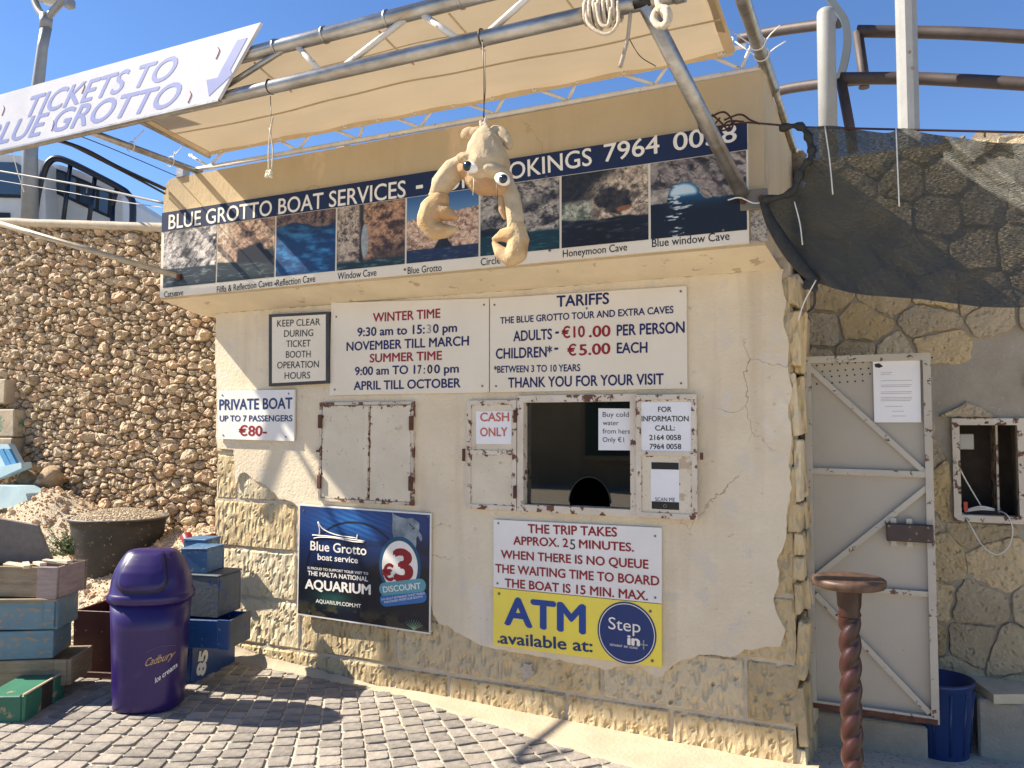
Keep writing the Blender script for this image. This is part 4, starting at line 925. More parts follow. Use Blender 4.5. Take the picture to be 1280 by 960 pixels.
for x, y, rx, rz, rot, pxx, pyy, pr in ((589, 209, 12.5, 8, .3, 584, 207.5, 6.6), (628, 224, 11.5, 8, .5, 629, 223.5, 5.8)):
    c_ = t_(x, y, -.080)
    bm = bmesh.new(); bmesh.ops.create_uvsphere(bm, u_segments=20, v_segments=12, radius=1)
    bmesh.ops.transform(bm, matrix=Matrix.Translation(c_) @ Matrix.Rotation(rot, 4, 'Y') @ Matrix.Diagonal((rx*S, .022, rz*S, 1)), verts=bm.verts)
    ey = from_bm('eye', bm, m_eye, toy, smooth=True)
    bm = bmesh.new(); bmesh.ops.create_uvsphere(bm, u_segments=16, v_segments=10, radius=1)
    bmesh.ops.transform(bm, matrix=Matrix.Translation(t_(pxx, pyy, -.097)) @ Matrix.Diagonal((pr*S, .012, pr*S, 1)), verts=bm.verts)
    from_bm('pupil', bm, m_pup, ey, smooth=True)
tube('stitch_thread', [t_(592, 218, -.085), t_(592, 232, -.09), t_(591, 244, -.085)], .0015, m_tie, toy, 5); tube('stitch_thread', [t_(621, 229, -.085), t_(622, 245, -.07), t_(621, 260, -.06)], .0015, m_string, toy, 5)
xq = t_(603, 40).x
tube('string', [Vector((xq, CY+.037*math.cos(t), ZL+.037*math.sin(t))) for t in [2*math.pi*i/14 for i in range(15)]], .004, m_string, toy, 6)
tube('string', [t_(603, 50, -.03), t_(605, 90), t_(605, 150)], .0025, m_string, toy, 5); tube('string', [t_(606, 62, -.02), t_(607, 110), t_(604, 146)], .0018, m_string, toy, 5)
organic('string_knot', [(t_(605+random.uniform(-4, 4), 153+random.uniform(-5, 6)), random.uniform(.006, .009)) for _ in range(14)], m_rope, toy, .003, 1)
# ================================================================== SHADE NET on the right, its wires
m_net = bpy.data.materials.new('shade_net'); m_net.use_nodes = True
t = m_net.node_tree; N = t.nodes; Lk = t.links; b = N['Principled BSDF']; b.inputs['Base Color'].default_value = (.022, .024, .018, 1); b.inputs['Roughness'].default_value = .5
uvn = N.new('ShaderNodeAttribute'); uvn.attribute_name = 'weave'
def wv(sock, sc, typ):
    s = N.new('ShaderNodeSeparateXYZ'); Lk.new(uvn.outputs['Vector'], s.inputs[0]); m1 = N.new('ShaderNodeMath'); m1.operation = 'MULTIPLY'; m1.inputs[1].default_value = sc; Lk.new(s.outputs[sock], m1.inputs[0])
    m2 = N.new('ShaderNodeMath'); m2.operation = 'FRACT'; Lk.new(m1.outputs[0], m2.inputs[0]); m3 = N.new('ShaderNodeMath'); m3.operation = 'GREATER_THAN'; m3.inputs[1].default_value = typ; Lk.new(m2.outputs[0], m3.inputs[0]); return m3.outputs[0]
b.inputs['Base Color'].default_value = (.060, .062, .052, 1)
def nzz(sx, sy, det):
    mp = N.new('ShaderNodeMapping'); mp.inputs['Scale'].default_value = (sx, sy, 1); Lk.new(uvn.outputs['Vector'], mp.inputs[0]); n = N.new('ShaderNodeTexNoise'); n.inputs['Scale'].default_value = 1; n.inputs['Detail'].default_value = det; Lk.new(mp.outputs[0], n.inputs['Vector']); return n.outputs[0]
r1_ = N.new('ShaderNodeMapRange'); r1_.inputs[1].default_value = .42; r1_.inputs[2].default_value = .66; r1_.inputs[3].default_value = .01; r1_.inputs[4].default_value = .19; Lk.new(nzz(70, 320, 3), r1_.inputs[0])
bpn = N.new('ShaderNodeBump'); bpn.inputs['Strength'].default_value = .9; bpn.inputs['Distance'].default_value = .010; Lk.new(nzz(40, 330, 3), bpn.inputs['Height']); Lk.new(bpn.outputs[0], b.inputs['Normal'])
mx = N.new('ShaderNodeMixShader'); tr = N.new('ShaderNodeBsdfTransparent'); Lk.new(r1_.outputs[0], mx.inputs[0]); Lk.new(b.outputs[0], mx.inputs[1]); Lk.new(tr.outputs[0], mx.inputs[2]); Lk.new(mx.outputs[0], N['Material Output'].inputs[0])
net = thing('shade_net', 'dark green black shade net strung from a wire above the metal door', 'net', (.3, -.5, 2.4))
top = [(1003, 160), (1040, 157), (1080, 163), (1110, 166), (1130, 160), (1160, 167), (1200, 172), (1240, 178), (1290, 180), (1345, 184)]
bot = [(1018, 352), (1040, 360), (1075, 368), (1110, 371), (1150, 374), (1190, 379), (1235, 384), (1290, 384), (1345, 380)]
lef = [(1003, 160), (1010, 192), (1002, 212), (985, 242), (953, 252), (962, 275), (985, 310), (1005, 335), (1018, 352)]
def netY(x, y): return -.36-.0007*(x-1000)
def inter(c, t):
    cp = curve_pts([Vector((p[0], p[1], 0)) for p in c], 6); f = t*(len(cp)-1); i = min(int(f), len(cp)-2); return cp[i].lerp(cp[i+1], f-i)
nu, nv = 90, 46; V = []; W = []
for j in range(nv+1):
    v = j/nv; lp = inter(lef, v)
    for i in range(nu+1):
        u = i/nu; tp = inter(top, u); bp_ = inter(bot, u); base = tp.lerp(bp_, v)
        l0 = Vector((top[0][0], top[0][1], 0)).lerp(Vector((bot[0][0], bot[0][1], 0)), v)
        w_ = max(0, 1-u*3.2)**1.5; p = base+(lp-l0)*w_
        dep = .06*noise.noise((u*5+v*3, v*2.2, 1))+.030*noise.noise((u*9-v*8, v*3, 4))+.010*noise.noise((u*40-v*22, v*8, 6))+.10*math.sin(math.pi*v)*.8
        V.append(P(p.x, p.y, netY(p.x, p.y)+dep-.02)); W.append((V[-1].x, V[-1].z, 0))
F = [(j*(nu+1)+i, (j+1)*(nu+1)+i, (j+1)*(nu+1)+i+1, j*(nu+1)+i+1) for j in range(nv) for i in range(nu)]
no = mesh('netting', V, F, m_net, net, smooth=True)
wa = no.data.attributes.new('weave', 'FLOAT_VECTOR', 'POINT'); wa.data.foreach_set('vector', np.array(W, np.float32).ravel())
m_hemn = mat('net_hem', (.02, .02, .02), (.035, .035, .03), scale=40, rough=.7, bump=.5, bscale=90)
he = curve_pts([P(x, y, netY(x, y)-.02) for x, y in [(975, 160), (1000, 158), (1012, 175), (1014, 196), (1002, 212), (990, 240), (953, 251)]], 6)
tube('gathered_edge', he, [.016+.006*math.sin(i*1.3) for i in range(len(he))], m_hemn, net, 8)
he = curve_pts([P(x, y, netY(x, y)-.02) for x, y in [(953, 252), (965, 280), (985, 312), (1004, 336), (1020, 352)]], 6)
tube('gathered_edge', he, [.014+.016*math.sin(math.pi*i/len(he)) for i in range(len(he))], m_hemn, net, 8)
organic('gathered_knot', [(P(1013+random.uniform(-8, 8), 354+random.uniform(-7, 7), -.38), random.uniform(.012, .02)) for _ in range(14)], m_hemn, net, .005, 2)
tube('wire', curve_pts([P(1018, 360, -.38), P(1018, 380, -.36), P(1010, 390, -.34)], 6), .006, m_cable, net, 6)
for pts in ([(1020, 350), (1005, 378), (998, 400)], [(993, 252), (1000, 280), (1003, 306)], [(1031, 158), (1037, 200), (1041, 243)], [(1120, 160), (1122, 210), (1124, 258)]):
    q = curve_pts([P(x, y, netY(x, y)-.05) for x, y in pts], 5); tube('cable_tie', q, .003, m_tie, net, 5)
sw = thing('support_wire', 'dark red wire from the canopy strut along the top of the net', 'wire', (.2, -.5, 2.9))
tube('wire', [P(886, 160, -.42), P(935, 153, -.38), P(1005, 159, -.37), P(1130, 162, -.46), P(1300, 166, -.58)], .0045, flat('dark_red_wire', (60, 28, 26)), sw, 6)
for pts in ([(872, 152), (878, 166), (898, 164), (910, 152), (930, 152)], [(888, 146), (905, 140), (915, 152), (905, 163), (893, 158), (900, 147)], [(905, 150), (925, 143), (938, 150), (950, 155)], [(890, 143), (900, 152), (912, 163), (918, 152)]):
    tube('wire_loop', curve_pts([P(x, y, -.46) for x, y in pts], 8), .0045, flat('dark_red_wire', (60, 28, 26)), sw, 6)
tube('cable_tie', curve_pts([P(910, 250, -.30), P(925, 247, -.32), P(945, 254, -.31), P(975, 246, -.30), (P(985, 238, -.3))], 6), .0035, m_tie, sw, 5)
# ================================================================== BACK WALL ON THE RIGHT, door, cabinet
RY = .85
m_flag = stone_mat('flag_stone', (.70, .58, .38), (.54, .44, .29), (.72, .54, .28), scale=5, bump=1.0, bscale=34, voro=(30, .4, 0, .4), bdist=.035, vary=.6)
m_cem = mat('grey_cement', (.44, .39, .31), (.36, .32, .25), scale=6, rough=.95, bump=.9, bscale=60, spots=[(60, .64, .68, (.6, .56, .5))], spec=.15)
rw = thing('stone_wall', 'shaded wall of irregular flat stones and grey cement behind the metal door', 'wall', (.4, RY, 0))
cab = quad_px([(1197, 531), (1273, 529), (1276, 645), (1199, 645)], RY); cx0, cz0, cx1, cz1 = cab[3][0]-.0, cab[3][1], cab[1][0], cab[1][1]
prism('wall', [(-.44, -.3), (4.0, -.3), (4.0, 3.17), (-.44, 3.17)], RY, RY+.45, m_cem, rw, holes=[[(cx0, cz0), (cx1, cz0), (cx1, cz1), (cx0, cz1)]])
def clip(poly, nx_, ny_, d):
    out = []
    for i in range(len(poly)):
        a, b = poly[i], poly[(i+1) % len(poly)]; da = a[0]*nx_+a[1]*ny_-d; db = b[0]*nx_+b[1]*ny_-d
        if da <= 0: out.append(a)
        if (da < 0) != (db < 0): t_ = da/(da-db); out.append((a[0]+(b[0]-a[0])*t_, a[1]+(b[1]-a[1])*t_))
    return out
def inset(poly, g):
    c = Vector((sum(p[0] for p in poly)/len(poly), sum(p[1] for p in poly)/len(poly))); q = list(poly)
    ar = sum(poly[i][0]*poly[(i+1) % len(poly)][1]-poly[(i+1) % len(poly)][0]*poly[i][1] for i in range(len(poly)))
    pl_ = list(poly)
    for i in range(len(poly)):
        a = Vector(poly[i]); b_ = Vector(poly[(i+1) % len(poly)]); d = (b_-a)
        if d.length < 1e-5: continue
        n = Vector((d.y, -d.x)).normalized()*(1 if ar > 0 else -1); pl_ = clip(pl_, n.x, n.y, n.dot(a)-g)
        if len(pl_) < 3: return []
    return pl_
rnd = random.Random(5)
seeds = []
zc = -.05
while zc < 3.2:
    hh_ = rnd.uniform(.13, .26); xc = -.6+rnd.uniform(0, .2)
    while xc < 4.1:
        ww_ = rnd.uniform(.14, .42); seeds.append((xc+ww_/2, zc+hh_/2+rnd.uniform(-.045, .045))); xc += ww_
    zc += hh_
m_fl_tint = m_flag
for p in seeds:
    if .12 < p[0] < .60 and 1.62 < p[1] < 2.0: continue
    if p[0] < .05 and p[1] < 1.5 and p[1] > .3: continue
    poly = [(-.44, -.2), (4, -.2), (4, 3.16), (-.44, 3.16)]
    for q in seeds:
        if q is p: continue
        dx, dy = q[0]-p[0], q[1]-p[1]
        if dx*dx+dy*dy > 1.2: continue
        l = math.hypot(dx, dy); nx_, ny_ = dx/l, dy/l; poly = clip(poly, nx_, ny_, nx_*(p[0]+q[0])/2+ny_*(p[1]+q[1])/2)
        if len(poly) < 3: break
    if len(poly) < 3: continue
    bx0, bx1, bz0, bz1 = min(a[0] for a in poly), max(a[0] for a in poly), min(a[1] for a in poly), max(a[1] for a in poly)
    if bx1 > cx0-.03 and bx0 < cx1+.03 and bz1 > cz0-.03 and bz0 < cz1+.03:
        if p[0] < cx0: poly = clip(poly, 1, 0, cx0-.035)
        elif p[0] > cx1: poly = clip(poly, -1, 0, -(cx1+.035))
        elif p[1] < cz0: poly = clip(poly, 0, 1, cz0-.03)
        else: poly = clip(poly, 0, -1, -(cz1+.03))
        if len(poly) < 3: continue
    poly = inset(poly, rnd.uniform(.002, .009))
    if len(poly) < 3: continue
    # soften and roughen the outline, domed face
    o2 = []
    for i in range(len(poly)):
        a, b_ = Vector(poly[i]), Vector(poly[(i+1) % len(poly)]); L0 = (b_-a).length; k_ = max(2, int(L0/.03))
        for j in range(k_):
            t_ = (j+.5)/k_; q = a.lerp(b_, t_); o2.append((q.x+rnd.uniform(-.007, .007), q.y+rnd.uniform(-.007, .007)))
    cxp = sum(a[0] for a in o2)/len(o2); czp = sum(a[1] for a in o2)/len(o2); n = len(o2); dd = rnd.uniform(.012, .026); tx, tz = rnd.uniform(-.06, .06), rnd.uniform(-.06, .06)
    V = [Vector((a[0], RY+.01, a[1])) for a in o2]
    for sc, dp in ((1, .6), (.965, .95), (.6, 1.0)):
        V += [Vector((cxp+(a[0]-cxp)*sc, RY-dd*dp+tx*(a[0]-cxp)*sc+tz*(a[1]-czp)*sc+.012*noise.noise((a[0]*12*sc, a[1]*12*sc, sc)), czp+(a[1]-czp)*sc)) for a in o2]
    V.append(Vector((cxp, RY-dd, czp)))
    F = [(r*n+i, r*n+(i+1) % n, (r+1)*n+(i+1) % n, (r+1)*n+i) for r in range(3) for i in range(n)] + [(3*n+i, 3*n+(i+1) % n, 4*n) for i in range(n)]
    mesh('stone', V, F, m_flag, rw)
tops = thing('wall_top_rubble', 'pale rubble stones along the top edge above the net', 'rubble', (.5, 1.0, 3.15)) if False else None
# cabinet in the wall
cb = frame('cabinet_frame', cx0-.025, cx1+.025, cz0-.025, cz1+.025, .035, RY-.035, RY+.05, m_metalpaint2, rw)
bx('cabinet_back', cx0, cx1+.2, RY+.33, RY+.35, cz0-.05, cz1+.05, mat('stained_cabinet', (.10, .075, .055), (.05, .04, .035), scale=8, rough=.8), rw)
bx('cabinet_side', cx1-.10, cx1-.09, RY+.05, RY+.33, cz0, cz1, m_dbl, rw); bx('cabinet_floor', cx0, cx1, RY+.05, RY+.33, cz0-.01, cz0, m_dbl, rw)
p = P(1203, 552, RY+.12); box('switch_box', (p.x+.02, RY+.14, p.z), (.07, .05, .085), flat('socket_white', (190, 190, 182)), rw, bev=.004)
p = P(1252, 562, RY+.3)
ec = thing('electric_cable', 'thin white cable looping out of the wall cabinet', 'cable', (.4, RY-.05, 1.1))
Ya = RY-.06
tube('cable', curve_pts([P(1195, 574, Ya), P(1205, 596, RY+.05), P(1226, 632, RY+.05)], 8), .004, m_tie, ec, 6)
tube('cable', curve_pts([P(1203, 641, RY+.0), P(1212, 655, Ya), P(1228, 682, Ya), P(1245, 693, Ya), P(1260, 684, Ya), P(1266, 664, Ya), P(1260, 645, Ya), P(1248, 638, RY+.02)], 8), .0035, m_tie, ec, 6)
for k_ in range(3): tube('cable', curve_pts([P(1206, 640-k_, RY+.02), P(1225, 637-k_*2, RY+.0), P(1243, 638-k_, RY+.03)], 6), .0035, m_tie, ec, 6)
box('plug', P(1207, 633, RY+.02), (.018, .02, .05), flat('red_plug', (190, 60, 40)), ec); box('power_strip', P(1230, 638, RY+.09), (.16, .05, .03), m_black, ec)
# a low stone building across the street, behind the viewer, mirrored in the ticket window
ac = thing('stone_building', 'low stone building across the street with shuttered openings', 'building', (-9, -15, 0))
m_acr = mat('far_stone', (.42, .34, .22), (.34, .27, .17), scale=1.2, rough=.9, bump=.6, bscale=12)
prism('wall', [(-26, -.2), (-2.5, -.2), (-2.5, 4.2), (-26, 4.2)], -15, -20, m_acr, ac)
for xx in (-23, -19, -15, -11, -7):
    bx('shutter', xx, xx+1.2, -15.0, -14.92, .9, 2.6, flat('green_shutter', (50, 78, 66)), ac); bx('sill', xx-.1, xx+1.3, -14.99, -14.8, .78, .9, m_acr, ac)
bx('parapet', -26.1, -2.4, -15.1, -14.85, 4.2, 4.45, m_acr, ac)
# the metal door
DY = .30
door = thing('metal_door', 'cream steel door with diagonal braces, rusty bottom and dark bolt', 'door', (-.1, DY, .2))
m_door = mat('door_paint', (.42, .38, .31), (.37, .335, .27), scale=2, rough=.55, bump=.08, bscale=14, rust=(RUST, .04, .56), spots=[(30, .69, .71, (.25, .2, .15))])
m_dfr = mat('door_frame_paint', (.48, .44, .36), (.42, .38, .31), scale=5, rough=.5, bump=.2, bscale=60, spots=[(24, .61, .63, (.12, .05, .03))])
dq = [P(x, y, DY) for x, y in ((1003, 450), (1162, 438), (1175, 905), (1015, 880))]
dx0, dx1 = (dq[0].x+dq[3].x)/2, (dq[1].x+dq[2].x)/2; dz1, dz0 = (dq[0].z+dq[1].z)/2, (dq[2].z+dq[3].z)/2
door_parts = []
def dpt(x, y): q = P(x, y, DY); return (q.x, q.z)
door_parts.append(bx('door_sheet', dx0+.02, dx1-.01, DY+.002, DY+.006, dz0+.01, dz1-.01, m_door, door))
fr = frame('door_frame', dx0, dx1, dz0, dz1, .034, DY-.030, DY, m_dfr, door)
def bar(name, a, b, w, y0, y1, m, par):
    a = Vector(a); b = Vector(b); d = (b-a).normalized(); n = Vector((-d.y, d.x))*w/2
    return prism(name, [tuple(a-n), tuple(b-n), tuple(b+n), tuple(a+n)], y0, y1, m, par)
bar('door_brace', dpt(1010, 458), dpt(1158, 592), .026, DY-.022, DY-.001, m_dfr, door)
bar('door_rail', dpt(1012, 588), dpt(1160, 593), .030, DY-.027, DY, m_dfr, door)
bar('door_brace', dpt(1160, 608), dpt(1018, 722), .026, DY-.0215, DY-.001, m_dfr, door)
bar('door_rail', dpt(1018, 731), dpt(1165, 742), .024, DY-.026, DY, m_dfr, door)
bar('door_brace', dpt(1020, 742), dpt(1162, 890), .026, DY-.021, DY-.001, m_dfr, door)
m_hole = m_dark
for row, (y0_, n_, xs_) in enumerate(((457, 10, 1021), (465, 9, 1028), (472, 8, 1030), (480, 7, 1021))):
    for k_ in range(n_+ (0 if row else 6)):
        x_ = xs_+k_*9.6
        if x_ > 1088 and row: continue
        q = P(x_, y0_-.07*(x_-1021), DY-.0005); tube('vent_hole', [q, q+Vector((0, .002, 0))], .0045, m_hole, door, 6)
lk = P(1137, 666, DY-.03)
box('bolt_box', (lk.x, DY-.032, lk.z), (.205, .035, .085), mat('dark_bolt', (.055, .03, .028), (.035, .02, .018), scale=20, rough=.45), door, bev=.004)
for dx_, dz_ in ((-.09, .03), (.0, .03), (.08, .03), (.0, -.03), (.08, -.03), (.03, 0)): tube('bolt_head', [(lk.x+dx_, DY-.053, lk.z+dz_), (lk.x+dx_, DY-.048, lk.z+dz_)], .006, m_screw, door, 8)
for dx_ in (-.07, .0, .09): bx('bolt_tab', lk.x+dx_-.013, lk.x+dx_+.013, DY-.03, DY-.0012, lk.z-.070, lk.z+.068, m_dfr, door)
bx('rust_strip', dx0+.01, dx1-.008, DY-.034, DY-.0305, dz0-.002, dz0+.022, m_rust, door)
bx('door_jamb', -.435, dx0-.005, DY-.02, DY+.15, 0, dz1+.02, mat('dark_jamb', (.06, .05, .04), (.12, .1, .08), scale=12, rough=.7), rw)
ntc = prism('notice', quad_px([(1091, 452), (1150, 449.5), (1151.5, 528), (1093, 528)], DY-.012), DY-.012, DY-.010, m_paper); tag(ntc, 'white printed letter taped to the metal door', 'notice')
prism('letterhead', quad_px([(1093, 455), (1099, 454), (1104, 458), (1099, 460), (1094, 459)], DY-.0125), DY-.0126, DY-.012, m_black, ntc)
for k_, (yl, xa, xb) in enumerate(((466, 1101, 1115), (468, 1101, 1113), (476, 1101, 1140), (481.5, 1101, 1140), (483.5, 1101, 1138), (490, 1101, 1140), (492, 1101, 1139), (497, 1101, 1140), (499, 1101, 1140), (501, 1101, 1138), (508, 1106, 1128), (514, 1115, 1130), (520, 1115, 1132))):
    a = P(xa, yl, DY-.0125); b_ = P(xb, yl-.4, DY-.0125); bx('print_line', a.x, b_.x, DY-.0125, DY-.012, a.z-.0012, a.z+.0012, m_grey, ntc)
# threshold under the door, bucket, bench, stool
bx('threshold', -.44, .12, DY+.12, RY, -.1, .13, m_cem, rw, bev=.01)
bk = thing('bucket', 'blue plastic tub on the ground behind the metal door', 'bucket', (.19, .55, 0))
m_bk = mat('blue_plastic', (.008, .03, .12), (.01, .035, .14), scale=5, rough=.35)
c_ = (.185, .56, -.045)
lathe('body', [(.12, 0), (.125, .03), (.150, .36), (.160, .375), (.160, .39), (.150, .39), (.118, .04)], c_, m_bk, bk, 32)
for k_ in range(5):
    a = -2.4+k_*.55; tube('rib', [(c_[0]+.124*math.cos(a), c_[1]+.124*math.sin(a), .0), (c_[0]+.148*math.cos(a), c_[1]+.148*math.sin(a), .30)], .007, m_bk, bk, 6)
bn = thing('bench', 'concrete block bench with a worn cream slab at the right edge', 'bench', (.6, .5, 0))
a = P(1205, 842, .40); b_ = P(1242, 872, .12)
m_slab = mat('cream_slab', (.60, .52, .36), (.5, .43, .3), scale=7, rough=.8, bump=.4, bscale=40, spots=[(20, .64, .67, (.2, .15, .1))])
zt = .30
pts = [PZ(1203, 840, zt), PZ(1242, 868, zt), PZ(1330, 868, zt), PZ(1340, 838, zt)]
bm = bmesh.new(); f = bm.faces.new([bm.verts.new((p.x, p.y, zt-.045)) for p in pts]); r_ = bmesh.ops.extrude_face_region(bm, geom=[f]); bmesh.ops.translate(bm, verts=[v for v in r_['geom'] if isinstance(v, bmesh.types.BMVert)], vec=(0, 0, .045)); bmesh.ops.recalc_face_normals(bm, faces=bm.faces)
from_bm('seat', bm, m_slab, bn)
p0 = PZ(1240, 880, zt-.05); bx('base', p0.x-.06, 1.6, p0.y+.04, RY-.02, -.1, zt-.046, m_cem, bn, bev=.012)
st = thing('bar_stool', 'dark wooden stool with round seat on a twisted column', 'stool', (-.17, -.5, G(0)))
m_wood = mat('dark_red_wood', (.055, .014, .010), (.025, .008, .006), scale=9, rough=.38, bump=.15, bscale=30, stretch=(1, 1, .3))
m_wtop = mat('worn_wood_top', (.12, .065, .04), (.045, .024, .016), scale=6, rough=.5, bump=.15, bscale=30, stretch=(4, .6, 1, (0, 0, .5)))
sp = P(1061, 727, -.5); sx, sy, szt = sp.x, -.5, sp.z
lathe('seat', [(.125, -.022), (.138, -.016), (.143, 0), (.141, .012), (.134, .017)], (sx, sy, szt-.0), m_wtop, st, 40)
V, F = [], []; seg = 20; H0 = G(0)+.02; H1 = szt-.14; nr = 220
for i in range(nr+1):
    z = H0+.10+(H1-H0-.10)*i/nr; ph = (z/.180)*2*math.pi
    for k_ in range(seg):
        an = 2*math.pi*k_/seg; r = .029+.015*abs(math.cos(an-ph))**.7; V.append(Vector((sx+r*math.cos(an), sy+r*math.sin(an), z)))
for i in range(nr):
    for k_ in range(seg): F.append((i*seg+k_, i*seg+(k_+1) % seg, (i+1)*seg+(k_+1) % seg, (i+1)*seg+k_))
mesh('column', V, F, m_wood, st, smooth=True)
lathe('capital', [(.038, 0), (.046, .012), (.040, .03), (.046, .05), (.050, .12), (.058, .125)], (sx, sy, H1-.005), m_wood, st, 24)
lathe('foot', [(.17, 0), (.17, .02), (.12, .05), (.05, .07), (.045, .12)], (sx, sy, G(0)), m_wood, st, 32)
# ================================================================== UPPER LEVEL ON THE RIGHT
m_cement_top = m_cem
bx('terrace', -.52, 12, RY+.45, 30, -.3, 3.14, m_cem, kind='structure')
bx('terrace', XL+.1, -.52, 1.62, 30, -.3, 3.2, m_cem, kind='structure')
m_rub = stone_mat('rubble_stone', (.70, .56, .40), (.50, .38, .25), (.70, .46, .28), scale=3, bump=1.0, bscale=22, voro=(16, .8, 0, .5), bdist=.035, vary=.45, rough=.95)
def rock_mesh(seed, sub=3, f=1.5, amp=.42):
    bm = bmesh.new(); bmesh.ops.create_icosphere(bm, subdivisions=sub, radius=1)
    for v in bm.verts:
        n = v.co.normalized(); d = 1+amp*noise.noise(n*f+Vector((seed*3.1, seed*1.7, seed)))+.26*noise.noise(n*3.2+Vector((seed, 7, seed)))+.12*noise.noise(n*7+Vector((seed, 2, seed)))
        # flat facets, like broken limestone
        for k_ in range(5):
            q = Vector((math.sin(seed*5+k_*2.1), math.cos(seed*3+k_*1.3), math.sin(seed+k_*4.1))).normalized(); s_ = n.dot(q)*d
            if s_ > .72: d *= .72/s_*.75+.25
        v.co = n*d
    me = bpy.data.meshes.new('stone'); bm.to_mesh(me); bm.free(); me.materials.append(m_rub); me.polygons.foreach_set('use_smooth', [True]*len(me.polygons)); return me
ROCKS = [rock_mesh(s) for s in range(14)]
def rockobj(name, c, s, rot, parent, kind=None, k_=None):
    o = bpy.data.objects.new(name, ROCKS[random.randrange(14) if k_ is None else k_]); link(o, parent, kind)
    o.location = c; o.rotation_euler = rot; o.scale = s; return o
for px, py, s_ in ((1240, 172, .065), (1222, 173, .05), (1272, 176, .05), (1200, 172, .03), (1258, 177, .045), (1292, 176, .06), (1183, 171, .022), (995, 195, .07), (998, 208, .06)):
    p = P(px, py, 1.0); rockobj('top_stone', (p.x, 1.0, p.z-.02), (s_*1.1, s_, s_*.8), (random.random()*3, random.random(), random.random()*3), rw)
m_bol = mat('pale_post', (.31, .31, .295), (.27, .27, .255), scale=9, rough=.6, bump=.25, bscale=90, spots=[(40, .67, .69, (.4, .36, .3))])
def bollard(px, top_y, Y, r, label, sg=32):
    b_ = P(px, 158, Y); t_ = P(px-2, top_y, Y); o = thing('bollard', label, 'bollard', (b_.x, Y, 3.1), 'pale round posts on the terrace above the net'); del o['group']
    H = t_.z; pr = [(r, 3.1), (r, H-.05), (r*.93, H-.02), (r*.7, H-.004), (.01, H)]
    V, F = lathe_geo(pr, (b_.x, Y, 0), sg, 2, 1, .2); bm_ = mesh('post', V, F, m_bol, o, smooth=sg > 10); return o
bo = bollard(1035, 11, 2.2, .066, 'shorter pale post with rounded top beside the curved grey strip')
bo2 = bollard(1136, -40, 2.0, .070, 'taller pale post running out of the top of the view', 10)
for y_ in (65, 85):
    q = P(1137 if y_ == 65 else 1141, y_, 2.0-.07); tube('screw', [q, q+Vector((0, -.012, 0))], .010, m_screw, bo2, 8)
m_brn = mat('brown_rail_paint', (.06, .042, .036), (.045, .03, .026), scale=14, rough=.6, bump=.15, bscale=60)
rl = thing('railing', 'brown curved handrail behind the pale posts', 'railing', (.2, 2.6, 3.6))
def Q(x, y, Y=2.6): return P(x, y, Y)
tube('rail', curve_pts([Q(925, 48, 3.4), Q(975, 38, 3.2), Q(1033, 30, 2.9), Q(1050, 28, 2.85)], 8), .047, m_brn, rl, 12)
tube('rail', curve_pts([Q(955, 118, 3.4), Q(990, 110, 3.2), Q(1033, 104, 2.95), Q(1090, 98, 2.7)], 8), .045, m_brn, rl, 12)
tube('rail', curve_pts([Q(1071, 39), Q(1140, 40), Q(1210, 42, 2.5), Q(1300, 47, 2.4)], 8), .047, m_brn, rl, 12)
tube('rail', curve_pts([Q(1050, 98, 2.3), Q(1140, 98, 2.3), Q(1210, 101, 2.2), Q(1300, 106, 2.1)], 8), .045, m_brn, rl, 12)
tube('rail_post', [Q(1072, 40), Q(1080, 96), Q(1080, 110)], .040, m_brn, rl, 12)
tube('rail_post', [Q(1051, 99, 2.3), Q(1062, 158, 2.3), Q(1066, 190, 2.3)], .038, m_brn, rl, 12)
gs = thing('curved_strip', 'grey curved flat metal strip behind the shorter post', 'strip', (-.2, 2.5, 3.6))
cp = curve_pts([P(x, y, 2.45) for x, y in ((1029, -14), (1045, 8), (1056, 25), (1059, 50), (1055, 78), (1048, 100))], 8); V = []; F = []
for i, p in enumerate(cp): V += [p+Vector((-.028, 0, 0)), p+Vector((.028, 0, 0)), p+Vector((.028, .05, 0)), p+Vector((-.028, .05, 0))]
for i in range(len(cp)-1):
    for k_ in range(4): F.append((i*4+k_, i*4+(k_+1) % 4, i*4+4+(k_+1) % 4, i*4+4+k_))
mesh('strip_body', V, F, flat('strip_grey', (92, 100, 104)), gs)
# ================================================================== RUBBLE WALL on the left
WA = Vector((-5.538, 1.0, 0)); WB = Vector((-6.862, 1.0, 0)); wd = (WA-WB).normalized(); wn_ = Vector((wd.y, -wd.x, 0))   # wd to the right, wn_ towards the street
WR = WA+wd*1.38
CAPS = .131
def CZ(u): return 3.376+CAPS*(u-1.38)
rub = thing('rubble_wall', 'high dry wall of rough brown rubble with a cement coping, left of the booth', 'wall', tuple(WA))
m_rub2 = stone_mat('honey_rubble', (.60, .48, .33), (.42, .335, .23), (.56, .40, .26), scale=9, bump=1.0, bscale=30, voro=(34, .8, 0, .5), bdist=.022, vary=.5, rough=.95)
m_core = mat('rubble_gaps', (.28, .21, .14), (.20, .15, .10), scale=14, rough=1, bump=.8, bscale=40)
def wp(u, z, d=0): return WR-wd*u+wn_*d+Vector((0, 0, z))     # u metres to the left of the right end
def wprism(name, u0, u1, z0, z1, d0, d1, m, par, kind=None):
    V = [wp(u, z, d) for u in (u0, u1) for z in (z0, z1) for d in (d0, d1)]
    F = [(0, 1, 3, 2), (4, 6, 7, 5), (0, 2, 6, 4), (1, 5, 7, 3), (0, 4, 5, 1), (2, 3, 7, 6)]
    o = mesh(name, V, F, m, par, kind=kind); bm = bmesh.new(); bm.from_mesh(o.data); bmesh.ops.recalc_face_normals(bm, faces=bm.faces); bm.to_mesh(o.data); bm.free(); return o
